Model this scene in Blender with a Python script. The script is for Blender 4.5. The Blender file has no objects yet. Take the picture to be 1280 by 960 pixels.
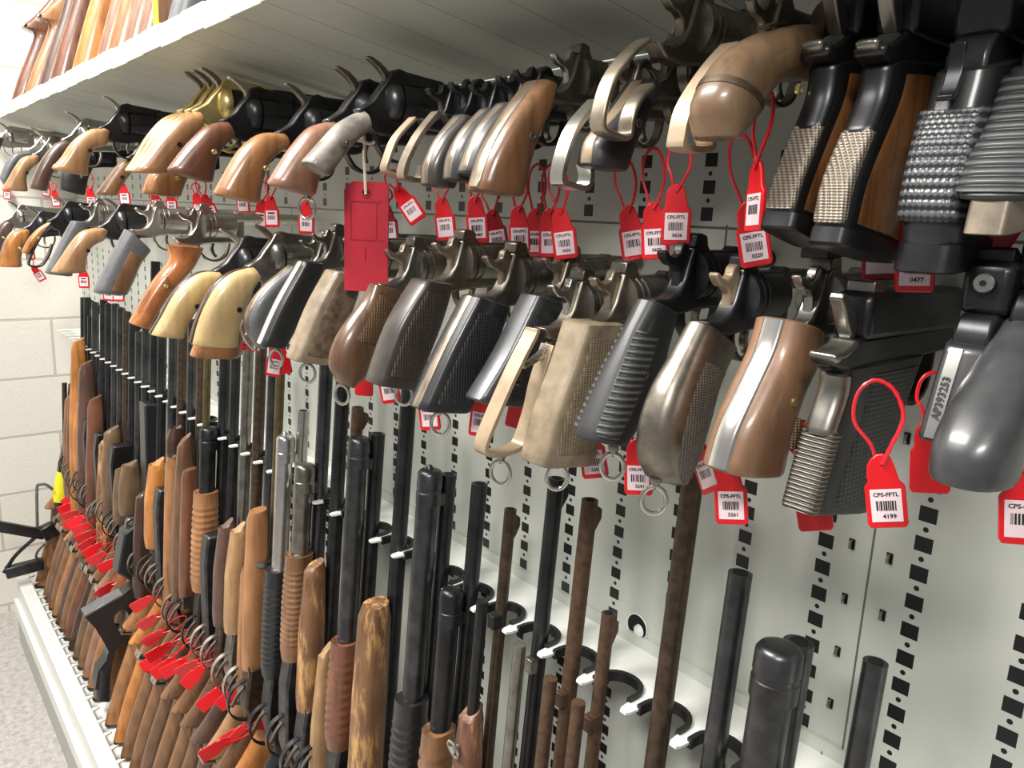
import bpy, math, random
from mathutils import Vector, Matrix
random.seed(7)
SC = bpy.context.scene
COL = SC.collection
H0 = 1.44          # camera height above the floor; back panel is the plane y = 0, x runs along the rack

# ------------------------------------------------------------------ camera
FOC = 982.797592
YAW, PIT, ROL = 0.871504088, 0.210904062, -0.0436401815
CAM = (0.0, -0.6, H0)
def _axes():
    cy, sy = math.cos(YAW), math.sin(YAW); cp, sp = math.cos(PIT), math.sin(PIT); cr, sr = math.cos(ROL), math.sin(ROL)
    F = Vector((-sy*cp, cy*cp, -sp)); r = Vector((cy, sy, 0)); d = F.cross(r)
    return cr*r+sr*d, -sr*r+cr*d, F
RX, RY, RF = _axes()
cam = bpy.data.cameras.new('camera'); cam.sensor_width = 36; cam.lens = FOC/1280*36; cam.clip_start = .01
camo = bpy.data.objects.new('camera', cam); COL.objects.link(camo)
camo.matrix_world = Matrix(((RX.x, -RY.x, -RF.x, CAM[0]), (RX.y, -RY.y, -RF.y, CAM[1]), (RX.z, -RY.z, -RF.z, CAM[2]), (0, 0, 0, 1)))
SC.camera = camo
def on(ax, val, px, py):
    "point of the place on the plane axis=val that the photograph shows at (px,py)"
    d = RX*((px-640)/FOC)+RY*((py-480)/FOC)+RF
    t = (val-CAM[ax])/d[ax]
    return Vector(CAM)+d*t
def proj(p):
    c = Vector(p)-Vector(CAM); w = c.dot(RF)
    return 640+FOC*c.dot(RX)/w, 480+FOC*c.dot(RY)/w, w
def zrow(x, y, py):
    lo, hi = -2.0+H0, 1.2+H0
    for _ in range(40):
        m = (lo+hi)/2
        if proj((x, y, m))[1] > py: lo = m
        else: hi = m
    return (lo+hi)/2

# ------------------------------------------------------------------ materials
MATS = {}
def nmat(name):
    m = bpy.data.materials.new(name); m.use_nodes = True
    nt = m.node_tree; b = nt.nodes['Principled BSDF']
    MATS[name] = m
    return m, nt, b
def N(nt, t, **k):
    n = nt.nodes.new(t)
    for a, v in k.items():
        if a == 'op': n.operation = v
        else: n.inputs[a].default_value = v
    return n
def L(nt, a, b): nt.links.new(a, b)
def srgb(r, g, b):
    f = lambda c: (c/255/12.92 if c/255 <= .04045 else ((c/255+.055)/1.055)**2.4)
    return (f(r), f(g), f(b), 1)
def coords(nt, scale=(1, 1, 1), obj=True):
    tc = N(nt, 'ShaderNodeTexCoord'); mp = N(nt, 'ShaderNodeMapping'); mp.inputs['Scale'].default_value = scale
    L(nt, tc.outputs['Object'], mp.inputs['Vector']); return mp.outputs['Vector']
def ramp(nt, fac, stops):
    r = N(nt, 'ShaderNodeValToRGB'); e = r.color_ramp.elements
    while len(e) < len(stops): e.new(.5)
    for el, (p, c) in zip(e, stops): el.position = p; el.color = c
    L(nt, fac, r.inputs['Fac']); return r.outputs['Color']
def bump(nt, b, h, strength=.3, dist=.001):
    n = N(nt, 'ShaderNodeBump'); n.inputs['Strength'].default_value = strength; n.inputs['Distance'].default_value = dist
    L(nt, h, n.inputs['Height']); L(nt, n.outputs['Normal'], b.inputs['Normal'])
def plain(name, c, rough=.5, metal=0, coat=0, noise=0, nscale=60, bmp=0):
    m, nt, b = nmat(name)
    b.inputs['Roughness'].default_value = rough; b.inputs['Metallic'].default_value = metal
    b.inputs['Coat Weight'].default_value = coat; b.inputs['Coat Roughness'].default_value = .15
    v = coords(nt)
    n = N(nt, 'ShaderNodeTexNoise', Scale=nscale, Detail=4.0)
    L(nt, v, n.inputs['Vector'])
    d = tuple(x*(1-noise) for x in c[:3])+(1,); e = tuple(min(1, x*(1+noise)) for x in c[:3])+(1,)
    L(nt, ramp(nt, n.outputs['Fac'], [(.3, d), (.7, e)]), b.inputs['Base Color'])
    if bmp: bump(nt, b, n.outputs['Fac'], bmp, .0006)
    return m
def wood(name, c, dark=.45, rough=.32, coat=.35, worn=None, grain=(70, 70, 7)):
    lum = .3*c[0]+.59*c[1]+.11*c[2]; c = tuple(x+(lum-x)*.14 for x in c[:3])+(1,)
    m, nt, b = nmat(name)
    v = coords(nt, grain)
    n = N(nt, 'ShaderNodeTexNoise', Scale=1.0, Detail=6.0, Roughness=.6, Distortion=.6); L(nt, v, n.inputs['Vector'])
    d = tuple(x*dark for x in c[:3])+(1,); e = tuple(min(1, x*1.25) for x in c[:3])+(1,)
    col = ramp(nt, n.outputs['Fac'], [(.28, d), (.5, c), (.75, e)])
    v2 = coords(nt, (9, 9, 9)); n2 = N(nt, 'ShaderNodeTexNoise', Scale=1.6, Detail=5.0); L(nt, v2, n2.inputs['Vector'])
    mx = N(nt, 'ShaderNodeMix'); mx.data_type = 'RGBA'; mx.blend_type = 'MULTIPLY'
    mx.inputs[0].default_value = .55
    L(nt, col, mx.inputs[6]); L(nt, ramp(nt, n2.outputs['Fac'], [(.35, (.45, .4, .38, 1)), (.62, (1, 1, 1, 1))]), mx.inputs[7])
    out = mx.outputs[2]
    if worn:
        v3 = coords(nt, (45, 45, 9)); n3 = N(nt, 'ShaderNodeTexNoise', Scale=1.0, Detail=8.0, Roughness=.7); L(nt, v3, n3.inputs['Vector'])
        m2 = N(nt, 'ShaderNodeMix'); m2.data_type = 'RGBA'
        L(nt, ramp(nt, n3.outputs['Fac'], [(.5, (0, 0, 0, 1)), (.6, (1, 1, 1, 1))]), m2.inputs[0])
        L(nt, out, m2.inputs[6]); m2.inputs[7].default_value = worn; out = m2.outputs[2]
    L(nt, out, b.inputs['Base Color'])
    b.inputs['Roughness'].default_value = rough; b.inputs['Coat Weight'].default_value = coat; b.inputs['Coat Roughness'].default_value = .12
    bump(nt, b, n.outputs['Fac'], .12, .0008)
    return m
def checker(name, c, rough=.4, metal=0, pitch=.0024, strength=1.0, ribs=False, light=1.9, grid=False):
    "cut diamond chequering (or plain ribs) as fine relief running over the side of a grip"
    m, nt, b = nmat(name)
    v = coords(nt)
    s = N(nt, 'ShaderNodeSeparateXYZ'); L(nt, v, s.inputs[0])
    def wave(a, bb):
        p = N(nt, 'ShaderNodeMath', op='MULTIPLY'); L(nt, s.outputs[1], p.inputs[0]); p.inputs[1].default_value = a
        q = N(nt, 'ShaderNodeMath', op='MULTIPLY_ADD'); L(nt, s.outputs[2], q.inputs[0]); q.inputs[1].default_value = bb; L(nt, p.outputs[0], q.inputs[2])
        x = N(nt, 'ShaderNodeMath', op='MULTIPLY_ADD'); L(nt, s.outputs[0], x.inputs[0]); x.inputs[1].default_value = (0 if ribs else a*.8); L(nt, q.outputs[0], x.inputs[2])
        w = N(nt, 'ShaderNodeMath', op='SINE'); L(nt, x.outputs[0], w.inputs[0]); return w.outputs[0]
    k = 2*math.pi/pitch
    if grid:
        def ax(sock, f):
            q = N(nt, 'ShaderNodeMath', op='MULTIPLY'); L(nt, sock, q.inputs[0]); q.inputs[1].default_value = f
            w = N(nt, 'ShaderNodeMath', op='SINE'); L(nt, q.outputs[0], w.inputs[0]); return w.outputs[0]
        mm = N(nt, 'ShaderNodeMath', op='MULTIPLY_ADD'); L(nt, ax(s.outputs[0], 2*math.pi/.0034), mm.inputs[0]); mm.inputs[1].default_value = .45; L(nt, ax(s.outputs[2], k), mm.inputs[2])
        h = mm.outputs[0]
    elif ribs: h = wave(k*.1, k*.95)
    else:
        mm = N(nt, 'ShaderNodeMath', op='MULTIPLY'); L(nt, wave(k*.42, k*.66), mm.inputs[0]); L(nt, wave(-k*.42, k*.66), mm.inputs[1])
        h = mm.outputs[0]
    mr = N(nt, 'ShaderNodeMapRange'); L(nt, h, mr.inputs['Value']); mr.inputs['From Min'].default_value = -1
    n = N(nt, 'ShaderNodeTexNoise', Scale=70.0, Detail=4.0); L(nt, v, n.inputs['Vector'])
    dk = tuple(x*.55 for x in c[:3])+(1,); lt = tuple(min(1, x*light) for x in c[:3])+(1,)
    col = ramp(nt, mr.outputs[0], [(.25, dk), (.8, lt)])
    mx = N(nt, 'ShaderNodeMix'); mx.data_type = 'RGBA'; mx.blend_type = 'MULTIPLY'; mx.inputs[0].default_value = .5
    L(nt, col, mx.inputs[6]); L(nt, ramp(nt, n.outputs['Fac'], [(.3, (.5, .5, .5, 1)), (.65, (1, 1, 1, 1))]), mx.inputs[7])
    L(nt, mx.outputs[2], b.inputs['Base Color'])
    b.inputs['Roughness'].default_value = rough; b.inputs['Metallic'].default_value = metal
    bump(nt, b, mr.outputs[0], strength, .0012 if ribs else .0006)
    return m

plain('blued steel', srgb(84, 84, 86), .34, .9, 0, .35, 45)
plain('black steel', srgb(60, 60, 62), .36, .85, 0, .3, 40)
plain('grey steel', srgb(138, 135, 128), .30, .92, 0, .3, 60)
plain('worn steel', srgb(128, 121, 111), .36, .9, 0, .28, 90, .1)
plain('bright steel', srgb(190, 188, 182), .25, .95, 0, .15, 60)
plain('nickel', srgb(205, 200, 192), .2, .95, 0, .12, 40)
plain('brass', srgb(222, 200, 136), .3, .85, 0, .2, 50)
plain('rusty steel', srgb(92, 70, 54), .55, .5, 0, .35, 120, .25)
plain('brown steel', srgb(82, 68, 56), .42, .7, 0, .35, 100, .1)
plain('olive steel', srgb(98, 86, 56), .42, .6, 0, .3, 60)
plain('silver steel', srgb(196, 192, 188), .22, .9, 0, .15, 50)
plain('black rubber', srgb(36, 37, 38), .5, 0, .15, .2, 80, .08)
plain('grey rubber', srgb(95, 96, 98), .45, 0, .2, .2, 60, .05)
plain('dark rubber', srgb(54, 55, 57), .36, 0, .3, .3, 70, .08)
plain('black polymer', srgb(34, 35, 37), .38, 0, .25, .2, 90, .05)
plain('dark bakelite', srgb(62, 56, 52), .38, .1, .3, .3, 50, .08)
plain('tan plastic', srgb(134, 119, 98), .42, 0, .25, .3, 70, .08)
plain('stag horn', srgb(128, 122, 112), .5, 0, .2, .6, 60, .3)
plain('crackled horn', srgb(104, 88, 72), .45, 0, .2, .5, 130, .35)
plain('tan strap', srgb(176, 156, 130), .38, .45, .2, .2, 50)
plain('worn strap', srgb(150, 138, 122), .33, .75, 0, .4, 60)
plain('tape', srgb(190, 186, 178), .4, .15, .2, .12, 40)
plain('red plastic', srgb(214, 16, 26), .38, 0, .3, .06, 30)
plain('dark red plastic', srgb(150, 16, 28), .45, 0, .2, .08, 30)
plain('red cord', srgb(205, 28, 40), .4, 0, .2, .1, 200)
plain('red card', srgb(176, 26, 46), .55, 0, .1, .08, 60)
plain('label paper', srgb(236, 214, 218), .5, 0, .1, .03, 40)
plain('ink', srgb(28, 22, 28), .6)
plain('white string', srgb(222, 208, 190), .8, 0, 0, .15, 200)
plain('yellow label', srgb(240, 226, 40), .45, 0, .1, .06, 40)
plain('white paint', srgb(226, 228, 222), .42, 0, .15, .03, 8)
plain('grey paint', srgb(196, 200, 190), .45, 0, .15, .04, 6)
plain('grey plinth', srgb(168, 170, 162), .5, 0, .1, .04, 6)
plain('edging rubber', srgb(18, 18, 19), .5)
plain('dark hole', srgb(8, 8, 8), .9)
wood('walnut', srgb(134, 92, 54)); wood('brown wood', srgb(114, 80, 52)); wood('dark wood', srgb(72, 46, 34))
wood('orange wood', srgb(196, 122, 36)); wood('tan wood', srgb(182, 134, 82), .6); wood('cream wood', srgb(206, 174, 112), .75, .35, .3)
wood('red wood', srgb(120, 72, 46)); wood('pink wood', srgb(156, 110, 82), .6); wood('ginger wood', srgb(168, 112, 58))
wood('figured wood', srgb(186, 110, 44), .35, .25, .5, None, (90, 40, 25)); wood('maroon wood', srgb(98, 70, 58), .6)
wood('worn wood', srgb(128, 88, 52), .4, .45, .1, srgb(196, 150, 96)); wood('light wood', srgb(176, 134, 84), .6)
wood('broken wood', srgb(122, 80, 54), .4, .5, .1, srgb(190, 138, 100)); wood('glossy wood', srgb(124, 78, 34), .4, .2, .6)
wood('target wood', srgb(140, 102, 70), .7, .4, .25); wood('old wood', srgb(116, 88, 60), .6, .38, .3); wood('honey wood', srgb(168, 118, 70), .7)
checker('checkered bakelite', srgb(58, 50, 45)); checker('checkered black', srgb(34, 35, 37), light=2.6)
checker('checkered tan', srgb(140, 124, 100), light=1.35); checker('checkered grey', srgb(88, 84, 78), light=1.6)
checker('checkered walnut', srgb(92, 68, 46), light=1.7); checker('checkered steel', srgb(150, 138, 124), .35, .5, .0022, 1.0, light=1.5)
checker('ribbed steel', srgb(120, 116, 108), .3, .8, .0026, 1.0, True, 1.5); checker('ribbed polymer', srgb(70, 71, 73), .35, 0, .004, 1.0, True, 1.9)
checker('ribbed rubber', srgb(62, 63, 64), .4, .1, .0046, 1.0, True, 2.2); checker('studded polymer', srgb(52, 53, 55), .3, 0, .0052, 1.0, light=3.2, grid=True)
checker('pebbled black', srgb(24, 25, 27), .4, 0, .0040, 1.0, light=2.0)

# ------------------------------------------------------------------ mesh builder
class MB:
    def __init__(s): s.v = []; s.f = []
    def add(s, vs, fs):
        o = len(s.v); s.v += [tuple(p) for p in vs]; s.f += [tuple(i+o for i in f) for f in fs]; return s
    def box(s, a, b):
        (x0, y0, z0), (x1, y1, z1) = a, b
        return s.add([(x0, y0, z0), (x1, y0, z0), (x1, y1, z0), (x0, y1, z0), (x0, y0, z1), (x1, y0, z1), (x1, y1, z1), (x0, y1, z1)],
                     [(0, 3, 2, 1), (4, 5, 6, 7), (0, 1, 5, 4), (1, 2, 6, 5), (2, 3, 7, 6), (3, 0, 4, 7)])
    def prism(s, poly, x0, x1):
        "polygon in the (y,z) plane extruded along x"
        n = len(poly)
        ar = sum(poly[i][0]*poly[(i+1) % n][1]-poly[(i+1) % n][0]*poly[i][1] for i in range(n))
        if ar < 0: poly = poly[::-1]
        return s.add([(x0, a, b) for a, b in poly]+[(x1, a, b) for a, b in poly],
                     [tuple(range(n))[::-1], tuple(range(n, 2*n))]+[(i, (i+1) % n, n+(i+1) % n, n+i) for i in range(n)])
    def prismz(s, poly, z0, z1):
        n = len(poly)
        ar = sum(poly[i][0]*poly[(i+1) % n][1]-poly[(i+1) % n][0]*poly[i][1] for i in range(n))
        if ar < 0: poly = poly[::-1]
        return s.add([(a, b, z0) for a, b in poly]+[(a, b, z1) for a, b in poly],
                     [tuple(range(n))[::-1], tuple(range(n, 2*n))]+[(i, (i+1) % n, n+(i+1) % n, n+i) for i in range(n)])
    def rings(s, rs, cap0=True, cap1=True, closed=False):
        m = len(rs); n = len(rs[0]); vs = [p for r in rs for p in r]; fs = []
        for i in range(m if closed else m-1):
            a = i*n; b = ((i+1) % m)*n
            fs += [(a+j, a+(j+1) % n, b+(j+1) % n, b+j) for j in range(n)]
        if not closed:
            if cap0: fs.append(tuple(range(n))[::-1])
            if cap1: fs.append(tuple(range((m-1)*n, m*n)))
        return s.add(vs, fs)
    def tube(s, pts, r, seg=8, closed=False, cap=True):
        pts = [Vector(p) for p in pts]; n = len(pts); rs = []
        up = None
        for i, p in enumerate(pts):
            if closed: t = pts[(i+1) % n]-pts[i-1]
            else: t = pts[min(i+1, n-1)]-pts[max(i-1, 0)]
            t.normalize()
            if up is None: up = Vector((0, 0, 1)) if abs(t.z) < .9 else Vector((1, 0, 0))
            a = up-t*up.dot(t)
            if a.length < 1e-5: a = Vector((1, .3, .2)); a = a-t*a.dot(t)
            a.normalize(); up = a; b = t.cross(a)
            rr = r[i] if isinstance(r, (list, tuple)) else r
            rs.append([p+a*(rr*math.cos(2*math.pi*j/seg))+b*(rr*math.sin(2*math.pi*j/seg)) for j in range(seg)])
        return s.rings(rs, cap, cap, closed)
    def lathe(s, c, axis, prof, seg=16):
        "profile [(distance along axis, radius)] turned about axis through c"
        c = Vector(c); t = Vector(axis).normalized(); a = Vector((0, 0, 1)) if abs(t.z) < .9 else Vector((1, 0, 0))
        a = (a-t*a.dot(t)).normalized(); b = t.cross(a)
        rs = [[c+t*h+a*(r*math.cos(2*math.pi*j/seg))+b*(r*math.sin(2*math.pi*j/seg)) for j in range(seg)] for h, r in prof]
        return s.rings(rs)
    def ribbon(s, path, w, th, x=0, closed=False):
        "flat strip bent along a path in the (y,z) plane; w across x"
        n = len(path); rs = []
        for i, (a, b) in enumerate(path):
            p0 = path[i-1] if (closed or i) else path[0]; p1 = path[(i+1) % n] if (closed or i < n-1) else path[-1]
            t = Vector((p1[0]-p0[0], p1[1]-p0[1])); t = t.normalized() if t.length else Vector((1, 0)); q = Vector((-t.y, t.x))*(th/2)
            rs.append([(x-w/2, a+q.x, b+q.y), (x+w/2, a+q.x, b+q.y), (x+w/2, a-q.x, b-q.y), (x-w/2, a-q.x, b-q.y)])
        return s.rings(rs, closed=closed)
    def build(s, name, mat, parent=None, bevel=0, angle=40, loc=None, segs=2):
        me = bpy.data.meshes.new(name); me.from_pydata(s.v, [], s.f)
        me.materials.append(MATS[mat] if isinstance(mat, str) else mat)
        for p in me.polygons: p.use_smooth = True
        me.set_sharp_from_angle(angle=math.radians(angle))
        o = bpy.data.objects.new(name, me); COL.objects.link(o)
        if parent: o.parent = parent
        if loc is not None: o.location = loc
        if bevel:
            b = o.modifiers.new('bevel', 'BEVEL'); b.width = bevel; b.segments = segs; b.limit_method = 'ANGLE'; b.angle_limit = math.radians(35); b.harden_normals = False
        return o
def smooth(pts, m):
    "Catmull-Rom resample by index"
    n = len(pts)
    if n == 1: return [pts[0]]*m
    out = []
    for i in range(m):
        t = i/(m-1)*(n-1); k = min(int(t), n-2); u = t-k
        P = [pts[max(k-1, 0)], pts[k], pts[k+1], pts[min(k+2, n-1)]]
        out.append(tuple(.5*((2*P[1][c])+(-P[0][c]+P[2][c])*u+(2*P[0][c]-5*P[1][c]+4*P[2][c]-P[3][c])*u*u+(-P[0][c]+3*P[1][c]-3*P[2][c]+P[3][c])*u**3) for c in range(len(pts[0]))))
    return out
def arc(pts, m):
    d = smooth(pts, 80); acc = [0]
    for a, b in zip(d, d[1:]): acc.append(acc[-1]+math.hypot(b[0]-a[0], b[1]-a[1]))
    out = []; k = 0
    for i in range(m):
        t = acc[-1]*i/(m-1)
        while k < len(d)-2 and acc[k+1] < t: k += 1
        u = (t-acc[k])/max(acc[k+1]-acc[k], 1e-9); out.append((d[k][0]+(d[k+1][0]-d[k][0])*u, d[k][1]+(d[k+1][1]-d[k][1])*u))
    return out
def loft(mb, B, F, w, n=3., m=18, seg=24, t0=0, t1=1, a0=0, a1=1, ribs=0, amp=.0009, x=0, endround=.003, idx=None):
    "grip body between a back curve B and a front curve F in the (y,z) plane; superelliptic section of width w"
    M = 60
    if idx if idx is not None else False: b, f = smooth(B, M), smooth(F, M)
    else: b, f = arc(B, M), arc(F, M)
    if ribs: m = max(m, ribs*6)
    W = w if isinstance(w, (list, tuple)) else [w, w]
    def at(lst, t):
        k = t*(len(lst)-1); i = min(int(k), len(lst)-2); u = k-i
        return [p+(q-p)*u for p, q in zip(lst[i], lst[i+1])]
    rs = []
    for i in range(m):
        t = t0+(t1-t0)*i/(m-1)
        pb, pf = at(b, t), at(f, t)
        q0 = [pb[c]+(pf[c]-pb[c])*a0 for c in (0, 1)]; q1 = [pb[c]+(pf[c]-pb[c])*a1 for c in (0, 1)]
        k = t*(len(W)-1); j = min(int(k), len(W)-2); ww = W[j]+(W[j+1]-W[j])*(k-j)
        c = [(q0[e]+q1[e])/2 for e in (0, 1)]; h = [(q1[e]-q0[e])/2 for e in (0, 1)]; hl = math.hypot(*h) or 1e-6
        ex = amp*math.sin(2*math.pi*ribs*i/(m-1)) if ribs else 0
        def ring(sc, off):
            r = []
            for jj in range(seg):
                th = 2*math.pi*jj/seg; ct, st = math.cos(th), math.sin(th)
                pc = math.copysign(abs(ct)**(2/n), ct); ps = math.copysign(abs(st)**(2/n), st)
                k2 = pc*(1+ex/hl)*sc
                r.append((x+ps*(ww/2+ex)*sc, c[0]+h[0]*k2+off[0], c[1]+h[1]*k2+off[1]))
            return r
        if i == 0 and endround: rs.append(ring(.86, (0, endround*.5)))
        rs.append(ring(1, (0, 0)))
        if i == m-1 and endround:
            dv = (b[-1][0]+f[-1][0]-b[-4][0]-f[-4][0], b[-1][1]+f[-1][1]-b[-4][1]-f[-4][1]); dl = math.hypot(*dv) or 1
            rs.append(ring(.95, (dv[0]/dl*endround*.7, dv[1]/dl*endround*.7))); rs.append(ring(.84, (dv[0]/dl*endround, dv[1]/dl*endround)))
    return mb.rings(rs)
def empty(name, loc, label, cat, group=None):
    o = bpy.data.objects.new(name, None); COL.objects.link(o); o.location = loc; o.empty_display_size = .02
    o['label'] = label; o['category'] = cat
    if group: o['group'] = group
    return o
def tag(o, label, cat, group=None):
    o['label'] = label; o['category'] = cat
    if group: o['group'] = group
    return o
def struct(o): o['kind'] = 'structure'; return o
# ------------------------------------------------------------------ setting
def node_panel():
    m, nt, b = nmat('rack panel')
    tc = N(nt, 'ShaderNodeTexCoord'); s = N(nt, 'ShaderNodeSeparateXYZ'); L(nt, tc.outputs['Object'], s.inputs[0])
    def ma(op, a, c=None, d=None):
        n = N(nt, 'ShaderNodeMath', op=op)
        for i, q in enumerate((a, c, d)):
            if q is None: continue
            if isinstance(q, (int, float)): n.inputs[i].default_value = q
            else: L(nt, q, n.inputs[i])
        return n.outputs[0]
    X, Z = s.outputs[0], s.outputs[2]
    def cell(v, off, p):   # signed distance to the nearest lattice line
        return ma('MULTIPLY', ma('SUBTRACT', ma('FRACT', ma('ADD', ma('DIVIDE', ma('SUBTRACT', v, off), p), .5)), .5), p)
    cx = cell(X, -.2235, .0755); cz = cell(Z, H0-.2055, .0238)
    ax, az = ma('ABSOLUTE', cx), ma('ABSOLUTE', cz)
    slot = ma('MULTIPLY', ma('LESS_THAN', ax, .0066), ma('LESS_THAN', az, .0060))
    cd = cell(Z, H0-.2055+.0119, .0238)
    dot = ma('LESS_THAN', ma('SQRT', ma('ADD', ma('MULTIPLY', cx, cx), ma('MULTIPLY', cd, cd))), .0021)
    hole = ma('MAXIMUM', slot, dot)
    zr = ma('ADD', ma('MULTIPLY', ma('GREATER_THAN', Z, H0-.0005), ma('LESS_THAN', Z, H0+.0665)), ma('ADD', ma('LESS_THAN', Z, H0-.155), ma('GREATER_THAN', Z, H0+.128)))
    hole = ma('MULTIPLY', hole, ma('MINIMUM', zr, 1))
    # sheet joints
    j1 = ma('MULTIPLY', ma('LESS_THAN', ma('ABSOLUTE', cell(X, -.2605, .906)), .0009), ma('LESS_THAN', Z, H0-.11))
    j2 = ma('MULTIPLY', ma('LESS_THAN', ma('ABSOLUTE', cell(X, -.427, .906)), .0011), ma('MULTIPLY', ma('GREATER_THAN', Z, H0-.13), ma('LESS_THAN', Z, H0-.0)))
    j3 = ma('LESS_THAN', ma('ABSOLUTE', ma('SUBTRACT', Z, H0-.003)), .0012)
    j = ma('MAXIMUM', ma('MAXIMUM', j1, j2), j3)
    n = N(nt, 'ShaderNodeTexNoise', Scale=5.0, Detail=4.0); L(nt, tc.outputs['Object'], n.inputs['Vector'])
    base = ramp(nt, n.outputs['Fac'], [(.3, srgb(186, 190, 180)), (.7, srgb(206, 209, 200))])
    m1 = N(nt, 'ShaderNodeMix'); m1.data_type = 'RGBA'; L(nt, j, m1.inputs[0]); L(nt, base, m1.inputs[6]); m1.inputs[7].default_value = srgb(96, 98, 92)
    m2 = N(nt, 'ShaderNodeMix'); m2.data_type = 'RGBA'; L(nt, hole, m2.inputs[0]); L(nt, m1.outputs[2], m2.inputs[6]); m2.inputs[7].default_value = srgb(14, 14, 15)
    L(nt, m2.outputs[2], b.inputs['Base Color']); b.inputs['Roughness'].default_value = .38
    inv = ma('SUBTRACT', 1, ma('MAXIMUM', hole, j)); bump(nt, b, inv, .5, .0012)
node_panel()
def node_wall():
    m, nt, b = nmat('painted block')
    tc = N(nt, 'ShaderNodeTexCoord'); mp = N(nt, 'ShaderNodeMapping'); mp.inputs['Rotation'].default_value = (0, 0, 0)
    s = N(nt, 'ShaderNodeSeparateXYZ'); L(nt, tc.outputs['Object'], s.inputs[0])
    c = N(nt, 'ShaderNodeCombineXYZ'); L(nt, s.outputs[1], c.inputs[0]); L(nt, s.outputs[2], c.inputs[1])
    L(nt, c.outputs[0], mp.inputs['Vector']); mp.inputs['Location'].default_value = (.1, .171, 0)
    br = N(nt, 'ShaderNodeTexBrick', Scale=1.0); br.offset = .5
    br.inputs['Mortar Size'].default_value = .005; br.inputs['Brick Width'].default_value = .4; br.inputs['Row Height'].default_value = .2; br.inputs['Mortar Smooth'].default_value = .4
    br.inputs['Color1'].default_value = srgb(232, 228, 218); br.inputs['Color2'].default_value = srgb(226, 222, 212); br.inputs['Mortar'].default_value = srgb(196, 190, 178)
    L(nt, mp.outputs[0], br.inputs['Vector']); L(nt, br.outputs['Color'], b.inputs['Base Color'])
    n = N(nt, 'ShaderNodeTexNoise', Scale=120.0, Detail=4.0); L(nt, tc.outputs['Object'], n.inputs['Vector'])
    a = N(nt, 'ShaderNodeMath', op='MULTIPLY_ADD'); L(nt, br.outputs['Fac'], a.inputs[0]); a.inputs[1].default_value = -1; L(nt, n.outputs['Fac'], a.inputs[2])
    bump(nt, b, a.outputs[0], .4, .003); b.inputs['Roughness'].default_value = .5
node_wall()
def node_floor():
    m, nt, b = nmat('speckled floor')
    v = coords(nt)
    n = N(nt, 'ShaderNodeTexNoise', Scale=420.0, Detail=2.0); L(nt, v, n.inputs['Vector'])
    n2 = N(nt, 'ShaderNodeTexNoise', Scale=60.0, Detail=3.0); L(nt, v, n2.inputs['Vector'])
    a = N(nt, 'ShaderNodeMath', op='MULTIPLY_ADD'); L(nt, n2.outputs['Fac'], a.inputs[0]); a.inputs[1].default_value = .5; L(nt, n.outputs['Fac'], a.inputs[2])
    L(nt, ramp(nt, a.outputs[0], [(.55, srgb(132, 128, 122)), (.75, srgb(182, 178, 172)), (.95, srgb(205, 202, 197))]), b.inputs['Base Color']); b.inputs['Roughness'].default_value = .45
node_floor()
XW = -3.05
struct(MB().box((XW, -3.2, -.05), (2.6, .05, 0)).build('floor', 'speckled floor'))
struct(MB().box((XW-.15, -3.2, 0), (XW, .05, 3.0)).build('wall_left', 'painted block'))
pz = lambda z: H0+z
struct(MB().box((XW+.002, 0, 0), (.9, .03, 2.75)).build('wall_back', 'rack panel'))

# upper storage shelf: tilted slatted deck with an upturned lip
def shelf():
    t = empty('storage_shelf', (0, 0, pz(.155)), 'pale grey slatted metal shelf tilted up towards its front lip, above the handguns', 'shelf')
    d = MB(); y0, y1 = -.264, -.003; k = .152
    x = -2.99
    while x < .75:
        a, b = x, x+.0798
        for q in [[(y1, .0), (y0, -k*(y0)), (y0, -k*y0+.003), (y1, .003)]]: d.prism(q, a, b)
        x += .081
    d.prism([(y1, .0012), (y0+.001, -k*y0+.0012), (y0+.001, -k*y0+.0028), (y1, .0028)], -2.99, .75)
    d.build('deck', 'grey paint', t)
    l = MB(); x = -2.99; i = 0
    zf = -k*y0
    while x < .75:
        jz = .0012*((i*37) % 5-2)/2
        l.prism([(y0, zf-.003+jz), (y0-.0035, zf-.003+jz), (y0-.0035, zf+.026+jz), (y0, zf+.026+jz)], x, x+.0805); x += .081; i += 1
    l.build('lip', 'grey paint', t, bevel=.0012)
    return t
shelf()
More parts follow.
